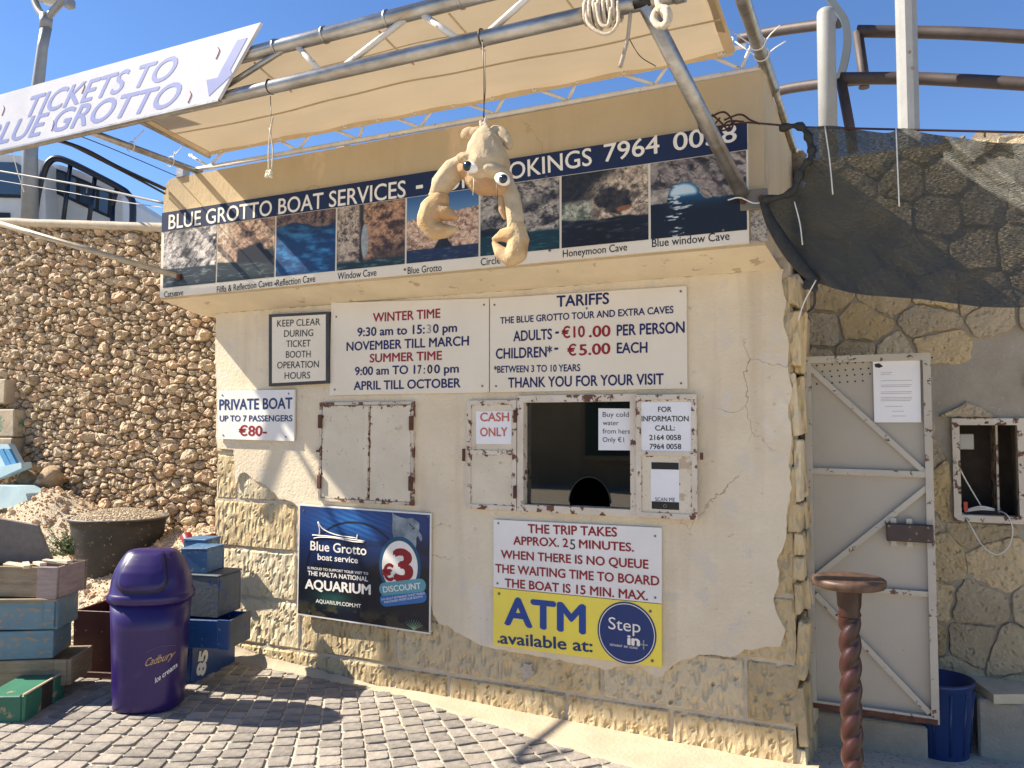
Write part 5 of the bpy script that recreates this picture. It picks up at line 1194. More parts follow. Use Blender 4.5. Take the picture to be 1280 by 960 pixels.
wcore = wprism('wall_core', -.0, 8, -.3, 3.3, -.6, -.045, m_core, rub)
for v in wcore.data.vertices:
    if v.co.z > 1: v.co.z = CZ((WR-v.co).dot(wd))-.08
bm = bmesh.new(); n = 160; rows = []
for i in range(n+1):
    u = 8*i/n; ztop = CZ(u)+.008*noise.noise((u*3, 0, 0)); lo = CZ(u)-.075+.02*noise.noise((u*6, 3, 0))
    prof = [(-.7, ztop), (.0, ztop), (.05, ztop-.015), (.055, ztop-.045), (.03, lo), (-.1, lo-.01)]
    rows.append([bm.verts.new(wp(u, z, d)) for d, z in prof])
for i in range(n):
    for j in range(5): bm.faces.new((rows[i][j], rows[i+1][j], rows[i+1][j+1], rows[i][j+1]))
bmesh.ops.recalc_face_normals(bm, faces=bm.faces)
from_bm('coping', bm, mat('coping_cement', (.52, .46, .36), (.42, .36, .28), scale=7, rough=.95, bump=.7, bscale=40), rub, smooth=True)
# stones: irregular cells packed tight, each a rough lump standing proud of the bedding
ang = math.atan2(wd.y, wd.x); rr_ = random.Random(3); KZ = 1.55
pts_ = []; gd = {}
for rad, tries in ((.140, 200), (.098, 2600), (.070, 9000), (.052, 20000)):
    for _ in range(tries):
        u = rr_.uniform(-.1, 5.3); z = rr_.uniform(0, CZ(5.3)); 
        if z > CZ(u)-.06: continue
        r = rad*rr_.uniform(.9, 1.1); zz = z*KZ; ok = True; gi, gj = int(u/.25), int(zz/.25)
        for i in range(gi-1, gi+2):
            for j in range(gj-1, gj+2):
                for (q, w, c) in gd.get((i, j), ()):
                    if (u-q)**2+(zz-w)**2 < (.5*(r+c))**2*1.0: ok = False; break
                if not ok: break
            if not ok: break
        if ok: pts_.append((u, z, r)); gd.setdefault((gi, gj), []).append((u, zz, r))
def wclip(poly, nx_, ny_, d): return clip(poly, nx_, ny_, d)
stones = []
for (u, z, r) in pts_:
    zz = z*KZ; poly = [(u-.2, zz-.2), (u+.2, zz-.2), (u+.2, zz+.2), (u-.2, zz+.2)]; gi, gj = int(u/.25), int(zz/.25)
    for i in range(gi-2, gi+3):
        for j in range(gj-2, gj+3):
            for (q, w, c) in gd.get((i, j), ()):
                dx, dy = q-u, w-zz
                if abs(dx)+abs(dy) < 1e-9: continue
                l = math.hypot(dx, dy); nx_, ny_ = dx/l, dy/l; t_ = .5+.5*(r-c)*.9/l; t_ = min(.8, max(.2, t_))
                poly = clip(poly, nx_, ny_, nx_*(u+dx*t_)+ny_*(zz+dy*t_))
                if len(poly) < 3: break
            if len(poly) < 3: break
        if len(poly) < 3: break
    if len(poly) < 3: continue
    poly = [(a_, b__/KZ) for a_, b__ in poly]
    poly = inset(poly, .0025)
    if len(poly) < 3: continue
    top_ = max(p_[1] for p_ in poly)
    if top_ > CZ(u)-.06: poly = clip(poly, 0, 1, CZ(u)-.062)
    if len(poly) < 3: continue
    ar_ = abs(sum(poly[i][0]*poly[(i+1) % len(poly)][1]-poly[(i+1) % len(poly)][0]*poly[i][1] for i in range(len(poly))))/2
    stones.append((u, z, poly, ar_))
def wvis(s):
    p = wp(s[0], s[1]); X, Y, w = scr(p.x, p.y, p.z); ok = -15 < X < 285 and 270 < Y < 690 and not (X > 205 and Y < 370)
    return (0 if ok else 10) - s[3]*100
stones.sort(key=wvis)
def stone_geo(s):
    u, z, poly, ar_ = s; rad = math.sqrt(ar_/math.pi); n = 9; cx_ = sum(p_[0] for p_ in poly)/len(poly); cz_ = sum(p_[1] for p_ in poly)/len(poly); ring = []
    a0 = rr_.random()*6.28; sd = rr_.uniform(0, 50)
    for k in range(n):
        a = a0+2*math.pi*k/n; dx, dz = math.cos(a), math.sin(a); best = 9
        for i in range(len(poly)):
            x1, y1 = poly[i]; x2, y2 = poly[(i+1) % len(poly)]; ex, ey = x2-x1, y2-y1; den = dx*ey-dz*ex
            if abs(den) < 1e-9: continue
            t_ = ((x1-cx_)*ey-(y1-cz_)*ex)/den; w_ = ((x1-cx_)*dz-(y1-cz_)*dx)/den
            if t_ > 0 and -1e-6 <= w_ <= 1+1e-6: best = min(best, t_)
        if best > 1: best = rad
        # pull the corners in a little so lumps are not plain polygons
        best = min(best, rad*1.75)*rr_.uniform(.84, 1.05); ring.append((dx*best, dz*best))
    dep = min(.06, rad*rr_.uniform(.55, 1.0)); tx, tz = rr_.uniform(-.30, .30), rr_.uniform(-.35, .25)
    V = []
    for sc_, dp in ((1.0, -.35), (1.0, .30), (.88, .78), (.55, 1.0)):
        for (x_, z_) in ring:
            nn = noise.noise((x_*26*sc_+sd, z_*26*sc_, sd))
            V.append((cx_+x_*sc_, cz_+z_*sc_, dep*dp*(1+.8*nn if dp > 0 else 1)+(tx*x_+tz*z_)*sc_*(1 if dp > 0 else 0)))
    V.append((cx_+rr_.uniform(-.2, .2)*rad, cz_+rr_.uniform(-.2, .2)*rad, dep*rr_.uniform(.85, 1.1)))
    F = [(r*n+i, r*n+(i+1) % n, (r+1)*n+(i+1) % n, (r+1)*n+i) for r in range(3) for i in range(n)]+[(3*n+i, 3*n+(i+1) % n, 4*n) for i in range(n)]
    return [wp(a_, b__, c_-.035) for a_, b__, c_ in V], [f[::-1] for f in F]
rest = []
for i, s in enumerate(stones):
    V, F = stone_geo(s)
    if i < 300:
        o = mesh('stone', V, F, m_rub2, rub, smooth=False)
    else: rest.append((V, F))
V, F = merge(rest); mesh('stone', V, F, m_rub2, rub, smooth=False, kind='stuff')
print('rubble stones', len(stones))
# upper road behind the rubble wall
Vr = [wp(-1, CZ(-1)-.1, -.62), wp(9, CZ(9)-.1, -.62), wp(9, CZ(9)-.1, -60), wp(-1, CZ(-1)-.1, -60)]
mesh('upper_road', Vr, [(0, 1, 2, 3)], m_cem, kind='structure')
# ================================================================== GRAVEL HEAP
m_grav = mat('gravel', (.80, .68, .50), (.66, .54, .38), scale=60, rough=.95, bump=1, bscale=120, voro=(90, 1.2, 0, .5), bdist=.02, spec=.15, spots=[(8, .56, .66, (.82, .72, .56))])
def HH(x, y):
    # distance in front of the rubble wall
    p = Vector((x, y, 0)); d = (p-WA).dot(wn_); u = (WR-p).dot(wd)
    base = G(x)+.02; h = .74*sst(np.array(1.35-d), 0, 1.2)
    h = float(h)*(.9+.15*noise.noise((x*1.2, y*1.2, 0)))
    h += .20*math.exp(-(((u-2.75)/.42)**2+((d-.35)/.35)**2)) - .10*math.exp(-(((u-1.5)/.4)**2+((d-.3)/.4)**2))
    h += .03*noise.noise((x*4, y*4, 1))+.012*noise.noise((x*16, y*16, 2))
    return base+max(h, -.05)
bm = bmesh.new(); nu, nv = 130, 80; g = []
for i in range(nu+1):
    row = []
    for j in range(nv+1):
        u = .3+5.2*i/nu; d = -.06+1.62*j/nv; p = WR-wd*u+wn_*d
        z = HH(p.x, p.y)
        if j == nv: z = G(p.x)-.03
        row.append(bm.verts.new((p.x, p.y, z)))
    g.append(row)
for i in range(nu):
    for j in range(nv): bm.faces.new((g[i][j], g[i+1][j], g[i+1][j+1], g[i][j+1]))
bmesh.ops.recalc_face_normals(bm, faces=bm.faces)
heap = from_bm('gravel_heap', bm, m_grav, None, smooth=True, kind='stuff'); 
PEB = []
for s in range(6):
    bm = bmesh.new(); bmesh.ops.create_icosphere(bm, subdivisions=1, radius=1)
    for v in bm.verts: v.co *= 1+.4*noise.noise(v.co*1.5+Vector((s*9, 0, 0)))
    PEB.append(([v.co.copy() for v in bm.verts], [tuple(x.index for x in f.verts) for f in bm.faces])); bm.free()
rest = []
for _ in range(5200):
    u = rr_.uniform(.3, 3.6); d = rr_.uniform(0, 1.5); p = WR-wd*u+wn_*d; s = rr_.choice([.006, .007, .009, .012]) if rr_.random() < .96 else .025
    V0, F0 = PEB[rr_.randrange(6)]; c_ = Vector((p.x, p.y, HH(p.x, p.y)+s*.3)); Mr = Matrix.Rotation(rr_.random()*6, 3, 'Z') @ Matrix.Rotation(rr_.random()*6, 3, 'X')
    rest.append(([c_+Mr @ (v*s) for v in V0], F0))
V, F = merge(rest); mesh('gravel', V, F, m_rub, kind='stuff')
# ---- tub of pellets
tubc = P(149, 647, .47); tub = thing('mortar_tub', 'black rubber tub filled with pale grit in front of the rubble wall', 'tub', (tubc.x, .47, tubc.z-.5))
m_tub = mat('black_rubber', (.030, .028, .027), (.02, .019, .018), scale=9, rough=.6, bump=.3, bscale=30, spots=[(30, .62, .66, (.2, .17, .13))])
rt = .375; hz = tubc.z
lathe('body', [(rt*.55, -.56), (rt*.60, -.54), (rt*.82, -.30), (rt*.93, -.07), (rt*.96, -.01), (rt, -.008), (rt*1.01, .008), (rt*.985, .014), (rt*.94, .004), (rt*.90, -.06), (rt*.5, -.07)], (tubc.x, .47, hz), m_tub, tub, 48)
bm = bmesh.new(); rings = []
for i in range(16):
    r = rt*.935*i/15; row = []
    for k_ in range(48):
        a = 2*math.pi*k_/48; z = hz+.004+.065*(1-(r/(rt*.93))**2)+.008*noise.noise((r*20*math.cos(a), r*20*math.sin(a), 0)); row.append(bm.verts.new((tubc.x+r*math.cos(a), .47+r*math.sin(a), z)))
    rings.append(row)
for i in range(15):
    for k_ in range(48): bm.faces.new((rings[i][k_], rings[i+1][k_], rings[i+1][(k_+1) % 48], rings[i][(k_+1) % 48])) if i else None
bm.faces.new(rings[1][::1]); bmesh.ops.recalc_face_normals(bm, faces=bm.faces)
from_bm('grit', bm, m_grav, tub, smooth=True)
rest = []
for _ in range(1600):
    a = rr_.random()*6.283; r = rt*.92*math.sqrt(rr_.random()); s = rr_.uniform(.004, .008); V0, F0 = PEB[rr_.randrange(6)]; c_ = Vector((tubc.x+r*math.cos(a), .47+r*math.sin(a), hz+.007+.065*(1-(r/(rt*.93))**2)))
    rest.append(([c_+v*s for v in V0], F0))
V, F = merge(rest); mesh('grit_grain', V, F, m_grav, tub, kind='stuff')
tube('rim_wear', [(tubc.x+rt*.995*math.cos(t), .47+rt*.995*math.sin(t), hz+.010) for t in [2*math.pi*i/48 for i in range(49)]], .006, flat('worn_rim', (120, 116, 112)), tub, 6, cap=False)
# ---- weed beside the tub
weed = thing('weed', 'leafy green weed growing beside the black tub', 'plant', tuple(PL(88, 690, (WA+wn_*.75), (WA+wn_*.75+wd))))
wc = OFF['weed']; rest = []; stems = []
for _ in range(75):
    a = rr_.random()*6.283; L0 = rr_.uniform(.09, .26); el = rr_.uniform(.2, 1.2); d = Vector((math.cos(a)*math.cos(el), math.sin(a)*math.cos(el), math.sin(el))); base = wc+Vector((rr_.uniform(-.09, .09), rr_.uniform(-.06, .06), -.02)); tip = base+d*L0
    stems.append(tube_geo([base, base.lerp(tip, .5)+Vector((0, 0, .01)), tip], .0022, 4))
    for k_ in range(11):
        t = .25+.75*k_/10; c_ = base.lerp(tip, t); ax = Vector((rr_.uniform(-1, 1), rr_.uniform(-1, 1), rr_.uniform(-.2, .9))).normalized(); sd = ax.cross(d).normalized(); w = rr_.uniform(.006, .011); l = rr_.uniform(.022, .042)
        rest.append(([c_, c_+ax*l*.5+sd*w, c_+ax*l, c_+ax*l*.5-sd*w], [(0, 1, 2, 3)]))
V, F = merge(rest); mesh('leaves', V, F, mat('weed_leaf', (.07, .10, .035), (.13, .16, .07), scale=20, rough=.6, trans=.3), weed, kind='stuff')
V, F = merge(stems); mesh('stems', V, F, flat('weed_stem', (96, 110, 70)), weed)
# ---- boulders, old blocks and blue boat pieces at the far left
def on_wall(px, py, d): A = WA+wn_*d; return PL(px, py, A, A+wd)
m_rubg = m_rub
for px, py, s_, d, lab in ((38, 605, .13, .12, 'rounded grey boulder at the foot of the rubble wall, left one'), (62, 598, .14, .10, 'tall pointed boulder at the foot of the rubble wall beside the gravel'), (22, 612, .10, .18, 'dark small boulder wedged under the blue boat scrap')):
    p = on_wall(px, py, d); o = bpy.data.objects.new('boulder', ROCKS[int(px) % 14]); link(o); o.location = p; o.scale = (s_, s_*.8, s_*.95); o.rotation_euler = (px, .3, ang); tag(o, lab, 'boulder')
for (x0, x1, y0, y1, lab, cgreen) in ((-40, 17, 474, 506, 'old stone block with a trace of blue paint, upper one at the far left', False), (-40, 28, 511, 545, 'old stone block stained with green paint at the far left', True), (-40, 25, 547, 590, 'plain stone block under the green stained one', False)):
    a = on_wall(x0, y1, .02); b_ = on_wall(x1, y0, .02); w = (b_-a); L0 = math.hypot(w.x, w.y); h = b_.z-a.z; c_ = (a+b_)/2
    mm_ = mat('old_block_green', (.42, .35, .25), (.34, .28, .20), scale=6, rough=.9, bump=.7, bscale=30, spots=[(4, .50, .58, (.08, .18, .12))]) if cgreen else mat('old_block', (.42, .35, .25), (.34, .28, .20), scale=6, rough=.9, bump=.7, bscale=30, spots=[(9, .64, .68, (.2, .32, .42))])
    o = box('stone_block', c_, (L0, .16, h), mm_, None, Matrix.Rotation(ang, 3, 'Z'), bev=.012, jit=.006); tag(o, lab, 'stone block')
m_lb = mat('light_blue_paint', (.15, .25, .29), (.12, .21, .26), scale=6, rough=.55, bump=.3, bscale=40, spots=[(13, .56, .60, (.34, .24, .15)), (40, .66, .69, (.12, .09, .07))], stretch=(1, 1, 2.5))
m_lb2 = mat('pale_blue_paint', (.40, .55, .60), (.32, .46, .52), scale=4, rough=.5, spots=[(24, .66, .69, (.5, .45, .38))])
bs = thing('boat_scrap', 'light blue broken boat piece leaning at the far left', 'boat piece', tuple(on_wall(5, 590, .25)))
def wq(pts, d0, d1, name, m, par):
    A0, A1 = WA+wn_*d0, WA+wn_*d1; f_ = [PL(x, y, A0, A0+wd) for x, y in pts]; b__ = [p_-wn_*(d0-d1) for p_ in f_]; n = len(pts)
    V = f_+b__; F = [tuple(range(n)), tuple(range(n, 2*n))[::-1]] + [(i, i+n, (i+1) % n+n, (i+1) % n) for i in range(n)]
    o = mesh(name, V, F, m, par); bm = bmesh.new(); bm.from_mesh(o.data); bmesh.ops.recalc_face_normals(bm, faces=bm.faces); bm.to_mesh(o.data); bm.free(); return o
wq([(-30, 556), (10, 555), (25, 583), (-30, 592)], .28, .22, 'hull_board', m_lb2, bs); wq([(-30, 590), (26, 578), (27, 585), (-2, 598), (-30, 602)], .32, .22, 'keel_board', m_lb2, bs)
for x_ in (0, 8): wq([(x_-3, 562), (x_+3, 561), (x_+14, 582), (x_+8, 585)], .30, .275, 'rib', flat('mid_blue_paint', (70, 140, 190)), bs)
wq([(-30, 607), (18, 608), (32, 617), (37, 634), (30, 636), (-30, 634)], .45, .25, 'x', m_lb2, None); o = bpy.data.objects[scene.collection.objects[-1].name]; o.name = 'boat_scrap'; tag(o, 'rounded pale blue boat panel lying on the gravel below the other piece', 'boat piece')
# ================================================================== CRATES AND BOXES
m_woodr = mat('raw_crate_wood', (.36, .28, .18), (.23, .17, .10), scale=5, rough=.8, bump=.4, bscale=30, stretch=(1, 1, 7), spots=[(12, .64, .69, (.12, .08, .05))])
m_woodp = mat('purple_stained_wood', (.30, .22, .22), (.42, .33, .26), scale=8, rough=.8, bump=.4, bscale=30, stretch=(1, 1, 5))
m_bl = mat('strong_blue_paint', (.008, .055, .20), (.007, .045, .16), scale=5, rough=.4, bump=.15, bscale=40, spots=[(30, .64, .67, (.25, .2, .15)), (12, .66, .70, (.03, .03, .05))])
m_gb = mat('grey_blue_paint', (.10, .12, .14), (.075, .09, .105), scale=5, rough=.6, bump=.3, bscale=40, spots=[(18, .60, .64, (.015, .06, .25)), (25, .64, .68, (.2, .15, .1))])
m_mb = mat('mid_blue_paint_worn', (.06, .15, .27), (.045, .12, .23), scale=7, rough=.5, bump=.2, bscale=40, spots=[(22, .61, .65, (.30, .27, .2))])
m_dr = mat('dark_red_paint', (.055, .008, .009), (.04, .007, .007), scale=4, rough=.4, bump=.12, bscale=30, spots=[(30, .66, .68, (.3, .25, .2))])
m_rd = flat('red_paint', (132, 30, 34)); m_gn = mat('green_paint', (.035, .17, .10), (.03, .14, .085), scale=6, rough=.5, bump=.2, bscale=40, spots=[(11, .60, .64, (.35, .26, .15))])
def crate(name, label, bl, w, dpt_, h, rz, m, cat='crate', open_=True, planks=1, m_side=None, group=None):
    """bl: front bottom left corner on the ground; front runs along rz, depth goes away from the street"""
    t_ = thing(name, label, cat, tuple(bl), group); t_.rotation_euler = (0, 0, rz)
    def lb(nm, x0, x1, y0, y1, z0, z1, mm_, rot=None, jit=.003):
        bm = bmesh.new(); bm_box(bm, ((x0+x1)/2, (y0+y1)/2, (z0+z1)/2), (x1-x0, y1-y0, z1-z0), rot, bev=.0025, jit=jit)
        me = bpy.data.meshes.new(nm); bm.to_mesh(me); bm.free(); me.materials.append(mm_); o = bpy.data.objects.new(nm, me); scene.collection.objects.link(o); o.parent = t_; return o
    th = .014; ms = m_side or m
    for k_ in range(planks):
        z0 = h*k_/planks+.001; z1 = h*(k_+1)/planks-.002
        lb('front_plank', 0, w, 0, th, z0, z1, m); lb('back_plank', 0, w, dpt_-th, dpt_, z0, z1, m)
        lb('side_plank', 0, th, th+.001, dpt_-th-.001, z0, z1, ms); lb('side_plank', w-th, w, th+.001, dpt_-th-.001, z0, z1, ms)
    lb('bottom', th, w-th, th, dpt_-th, .002, .012, m)
    if not open_: lb('lid', -.003, w+.003, -.003, dpt_+.003, h, h+.012, m)
    t_['_'] = 0; del t_['_']; return t_, lb
B_ = Vector((-4.28, -1.06)); A_ = B_-Vector((math.cos(.56), math.sin(.56)))*.6; sd_ = (B_-A_).normalized(); arz = math.atan2(sd_.y, sd_.x)
def stk(px, py, off=0): n_ = Vector((sd_.y, -sd_.x))*off; A = A_+n_; return PL(px, py, (A.x, A.y), (A.x+sd_.x, A.y+sd_.y))
def left_crate(name, label, right_px, y_bot, y_top, w, dpt_, m, rz=0, off=0, **k):
    a = stk(right_px, y_bot, off); b_ = stk(right_px, y_top, off); h = b_.z-a.z; r = arz+rz; bl = Vector((a.x-w*math.cos(r), a.y-w*math.sin(r), a.z)); return crate(name, label, bl, w, dpt_, h, r, m, **k), h
(c1_, lb), h = left_crate('crate', 'raw wooden crate at the bottom of the left stack', 88, 856, 824, .62, .30, m_woodr, .0, planks=1); lb('corner_batten', .53, .60, -.012, 0, .0, h, m_woodr)
z1 = c1_.location.z+h
(c2_, lb), h2 = left_crate('crate', 'light blue crate, lower of the two blue ones in the left stack', 66, 823, 787, .55, .26, m_lb, .03, off=-.02, planks=1); c2_.location.z = z1+.002
(c3_, lb), h3 = left_crate('crate', 'light blue crate, upper of the two with a wooden end batten', 71, 787, 748, .56, .26, m_lb, -.04, off=-.01, planks=1); c3_.location.z = z1+h2+.004; lb('corner_batten', .49, .55, -.012, 0, .01, h3, m_lb)
lb('rim', 0, .56, -.016, 0, h3-.02, h3, m_woodr)
z3 = z1+h2+h3+.006
(c4_, lb), h4 = left_crate('crate', 'open raw wood crate with purple stained end full of wood scraps on top', 72, 745, 706, .62, .26, m_woodr, -.22, off=.0, planks=1, m_side=m_woodp); c4_.location.z = z3
lb('end_panel', .50, .62, -.012, 0, .0, h4, m_woodp)
for k_ in range(7):
    r = Matrix.Rotation(rr_.uniform(-.6, .6), 3, 'Z') @ Matrix.Rotation(rr_.uniform(-.2, .2), 3, 'Y'); o = box('wood_scrap', c4_.matrix_basis @ Vector((.2+.05*k_, .12+.2*rr_.random(), h4-.01+.012*k_*.5)) if False else Vector(c4_.location)+Vector((.18+.055*k_, .14+.15*rr_.random(), h4-.02+.006*k_)), (rr_.uniform(.12, .22), .035, .018), mat('fresh_wood', (.62, .52, .38), (.52, .42, .28), scale=6, rough=.8, stretch=(1, 4, 4)), None, r, bev=.002)
    tag(o, 'pale sawn wood scrap lying in the topmost open crate', 'wood scrap', 'pale wood scraps in the top crate')
pn = on_wall(-40, 700, .75); 
gp = [PL(x, y, A_+Vector((-.05, .32)), B_+Vector((-.05, .32))) for x, y in ((-60, 702), (65, 703), (46, 657), (-60, 638))]; V = gp+[p_+Vector((-.02, .03, .0)) for p_ in gp]
o = mesh('panel', V, [(0, 1, 2, 3), (7, 6, 5, 4), (0, 4, 5, 1), (1, 5, 6, 2), (2, 6, 7, 3), (3, 7, 4, 0)], mat('grey_board', (.20, .18, .16), (.16, .145, .13), scale=30, rough=.9, bump=.3, bscale=80)); tag(o, 'grey fibre panel with slanted end leaning behind the top crate', 'panel')
a = PZ(32, 902, G(-4)); 
gr, lb = crate('box', 'worn green painted wooden box lying in front of the left stack', Vector((a.x-.0, a.y, G(-4)+.012)), .24, .45, .135, arz+1.02, m_gn, cat='box', open_=False)
gr.location = PZ(-8, 905, G(-4)+.01)+Vector((0, 0, 0)); gr.rotation_euler.z = 1.02
gr.location = PZ(30, 904, G(-4)+.012)
# green box: long side runs away to the right
gr.rotation_euler.z = math.atan2(PZ(80, 872, G(-4)).y-PZ(30, 904, G(-4)).y, PZ(80, 872, G(-4)).x-PZ(30, 904, G(-4)).x)
for o in list(gr.children): bpy.data.objects.remove(o)
Lg = (PZ(80, 872, G(-4))-PZ(30, 904, G(-4))).length
def glb(nm, x0, x1, y0, y1, z0, z1, mm_):
    bm = bmesh.new(); bm_box(bm, ((x0+x1)/2, (y0+y1)/2, (z0+z1)/2), (x1-x0, y1-y0, z1-z0), None, bev=.005, jit=.003); me = bpy.data.meshes.new(nm); bm.to_mesh(me); bm.free(); me.materials.append(mm_); o = bpy.data.objects.new(nm, me); scene.collection.objects.link(o); o.parent = gr
glb('front_panel', 0, Lg*.42, 0, .02, 0, .14, m_gn); glb('dark_slot', Lg*.42, Lg*.72, .008, .02, 0, .135, mat('dark_hollow', (.06, .035, .02), (.03, .02, .015), scale=20, rough=.9)); glb('front_panel', Lg*.72, Lg, 0, .02, .0, .14, m_gn)
glb('body', 0, Lg, .021, .22, .0, .138, m_gn); glb('top_edge', -.004, Lg+.004, -.004, .014, .1405, .15, mat('edge_wood', (.55, .44, .28), (.4, .3, .2), scale=9, rough=.8))
# dark red box between stack and bin
a = PZ(90, 848, G(-4.4)); b_ = PZ(150, 843, G(-4.2)); rz = math.atan2(b_.y-a.y, b_.x-a.x)
rb, lb = crate('box', 'dark red painted box standing behind the purple bin', a, .60, .35, .41, .30, m_dr, cat='box', open_=True)
lb('foot_rail', 0, .6, -.012, 0, 0, .05, m_dr)
# blue boxes right of the bin
def Zg(px, py, z): return PZ(px, py, z)
gz = G(-3.8)+.005
a = PZ(240, 856, gz); b_ = PZ(293, 829, gz); L5 = (b_-a).length; rz = math.atan2(b_.y-a.y, b_.x-a.x)
b5, lb = crate('box', 'blue wooden box painted with 85 at the bottom of the stack beside the bin', a, L5, .30, .235, rz, m_bl, cat='box', open_=False)
Mb = Matrix.Translation(a) @ Matrix.Rotation(rz, 4, 'Z')
def label_on(s, M_, x0, z0, w, h, par, m, rot=0, bold=.05):
    V, F = text_mesh(s, bold); xa, xb = V[:, 0].min(), V[:, 0].max(); out = []
    for v in V:
        p = Vector(((v[0]-xa)/(xb-xa)*w, 0, v[1]/CAPH*h)); p = Matrix.Rotation(rot, 3, 'Y') @ p; out.append(M_ @ Vector((x0+p.x, -.0025, z0+p.z)))
    return mesh('lettering', out, F, m, par)
label_on("85", Mb, .12, .02, .15, .085, None, m_letw, rot=-1.35)
o = bpy.data.objects['lettering'] if False else scene.collection.objects[-1]; o.parent = b5; o.matrix_parent_inverse = Mb.inverted()
zt5 = a.z+.25
a6 = PL(226, 806, (a.x-.1, a.y), (a.x+.5, a.y+.22)); rz6 = .36
b6, lb = crate('box', 'open blue wooden box with a wood end, second up beside the bin', Vector((-3.93, -.66, zt5)), .44, .26, .165, .30, m_bl, cat='box', open_=True); lb('end_board', .38, .45, -.014, .0, .0, .17, m_bl); lb('end_grain', .441, .452, 0, .26, 0, .165, m_gb)
zt6 = zt5+.168
b7, lb = crate('box', 'grey wooden box with blue paint marks, third up beside the bin', Vector((-3.97, -.60, zt6)), .37, .25, .235, .22, m_gb, cat='box', open_=False)
zt7 = zt6+.25
b8, lb = crate('box', 'small mid blue box on top of the stack beside the bin', Vector((-3.87, -.56, zt7)), .17, .20, .135, .28, m_mb, cat='box', open_=False)
b9, lb = crate('box', 'small faded blue box half hidden behind the bin lid', Vector((-4.02, -.40, zt7)), .15, .16, .16, .2, m_mb, cat='box', open_=False)
rf_ = thing('red_frame', 'red painted wooden frame behind the blue boxes at the wall', 'frame', (-4.3, -.1, .9))
pA = lambda x, y, Y: P(x, y, Y)
for a, b_ in (((231, 668), (243, 692)), ((240, 676), (267, 672))):
    tube('bar', [pA(*a, -.12), pA(*b_, -.12)], .036, m_rd, rf_, 4, cap=True)
# ================================================================== BIN
BC = Vector((-3.745, -.87, 0)); bz = G(-3.79)+.012; th_ = math.atan2(CAM.x-BC.x, -(CAM.y-BC.y)); 
brot = .52    # turns the flap towards the camera
U = Vector((math.cos(brot), math.sin(brot), 0)); Wv = Vector((math.sin(brot), -math.cos(brot), 0))
prof = [(0, .168, .150), (.012, .177, .160), (.05, .179, .162), (.45, .196, .172), (.600, .203, .178), (.612, .219, .190), (.640, .221, .192), (.655, .212, .184), (.66, .207, .180), (.72, .202, .172), (.78, .187, .152), (.82, .170, .128), (.85, .153, .106), (.872, .138, .088), (.884, .126, .076), (.890, .110, .064)]
def hwd(z):
    for (za, a, b), (zb, c, d) in zip(prof, prof[1:]):
        if za <= z <= zb: t = (z-za)/(zb-za); return a+(c-a)*t, b+(d-b)*t
    return prof[-1][1:] if z > 0 else prof[0][1:]
def bpt(u, z, out=0, n=2.6):
    hw, hd = hwd(z); hw += out; hd += out; q = max(0, 1-abs(u/hw)**n)**(1/n); return BC+U*u+Wv*(hd*q)+Vector((0, 0, bz+z*.955))
bn_ = thing('litter_bin', 'purple plastic swing top litter bin with ice cream lettering beside blue boxes', 'bin', (BC.x, BC.y, bz))
m_pur = mat('purple_plastic', (.024, .009, .098), (.020, .008, .086), scale=3, rough=.33, bump=.03, bscale=20, spots=[(55, .66, .70, (.06, .045, .16)), (6, .60, .70, (.035, .022, .12))])
def shell_(z0, z1, name, m=m_pur):
    zs = sorted(set([p[0] for p in prof if z0 <= p[0] <= z1]+[z0, z1])); seg = 56; V = []; F = []
    for z in zs:
        hw, hd = hwd(z)
        for k_ in range(seg):
            a = 2*math.pi*k_/seg; ca, sa = math.cos(a), math.sin(a); n = 2.6; q = (abs(ca)**n+abs(sa)**n)**(-1/n); V.append(BC+U*(hw*ca*q)+Wv*(hd*sa*q)+Vector((0, 0, bz+z*.955)))
    for i in range(len(zs)-1):
        for k_ in range(seg): F.append((i*seg+k_, (i+1)*seg+k_, (i+1)*seg+(k_+1) % seg, i*seg+(k_+1) % seg))
    F.append(tuple(range(seg))); F.append(tuple((len(zs)-1)*seg+k_ for k_ in range(seg))[::-1])
    return mesh(name, V, F, m, bn_, smooth=True)
bd = shell_(0, .600, 'body'); ld = shell_(.6001, .890, 'lid')
def patch(name, u0, u1, z0, z1, out, m, rnd_=.05, par=None):
    nu, nz = 24, 24; V = []; F = []
    for j in range(nz+1):
        z = z0+(z1-z0)*j/nz; k_ = max(0, 1-(z-z0)/rnd_); ins = rnd_*(1-math.sqrt(max(0, 1-k_*k_)))
        tp_ = (z-z0)/(z1-z0); nar = .055*tp_**2
        for i in range(nu+1):
            u = (u0+ins+nar)+((u1-ins-nar)-(u0+ins+nar))*i/nu; e = min(i, nu-i, j, nz-j); V.append(bpt(u, z, out if e > 0 else out-.009))
    for j in range(nz):
        for i in range(nu): k0 = j*(nu+1)+i; F.append((k0, k0+1, k0+nu+2, k0+nu+1))
    return mesh(name, V, F, m, par or bn_, smooth=True)
patch('flap_gap_shade', -.146, .146, .668, .886, .005, flat('flap_shadow', (14, 8, 30)), .075); patch('flap', -.134, .134, .684, .889, .012, m_pur, .07)  # near-black sheet under the flap paints the shade of the gap around it
m_gold = flat('gold_letter', (205, 165, 105))
def onbin(s, u0, z0, w, h, m, rot=.0, shear=0, bold=.01, tilt=.12):
    V, F = text_mesh(s, bold); xa, xb = V[:, 0].min(), V[:, 0].max(); out = []
    for v in V:
        t = (v[0]-xa)/(xb-xa)*w; q = v[1]/CAPH*h; out.append(bpt(min(.19, u0+t+shear*q), z0+q+tilt*t, .0015))
    return mesh('lettering', out, F, m, bn_)
onbin("Cadbury", .03, .265, .13, .046, m_gold, shear=.35, bold=.0, tilt=.25)
onbin("Ice cream", .085, .170, .090, .030, m_letw, bold=.015, tilt=.75)
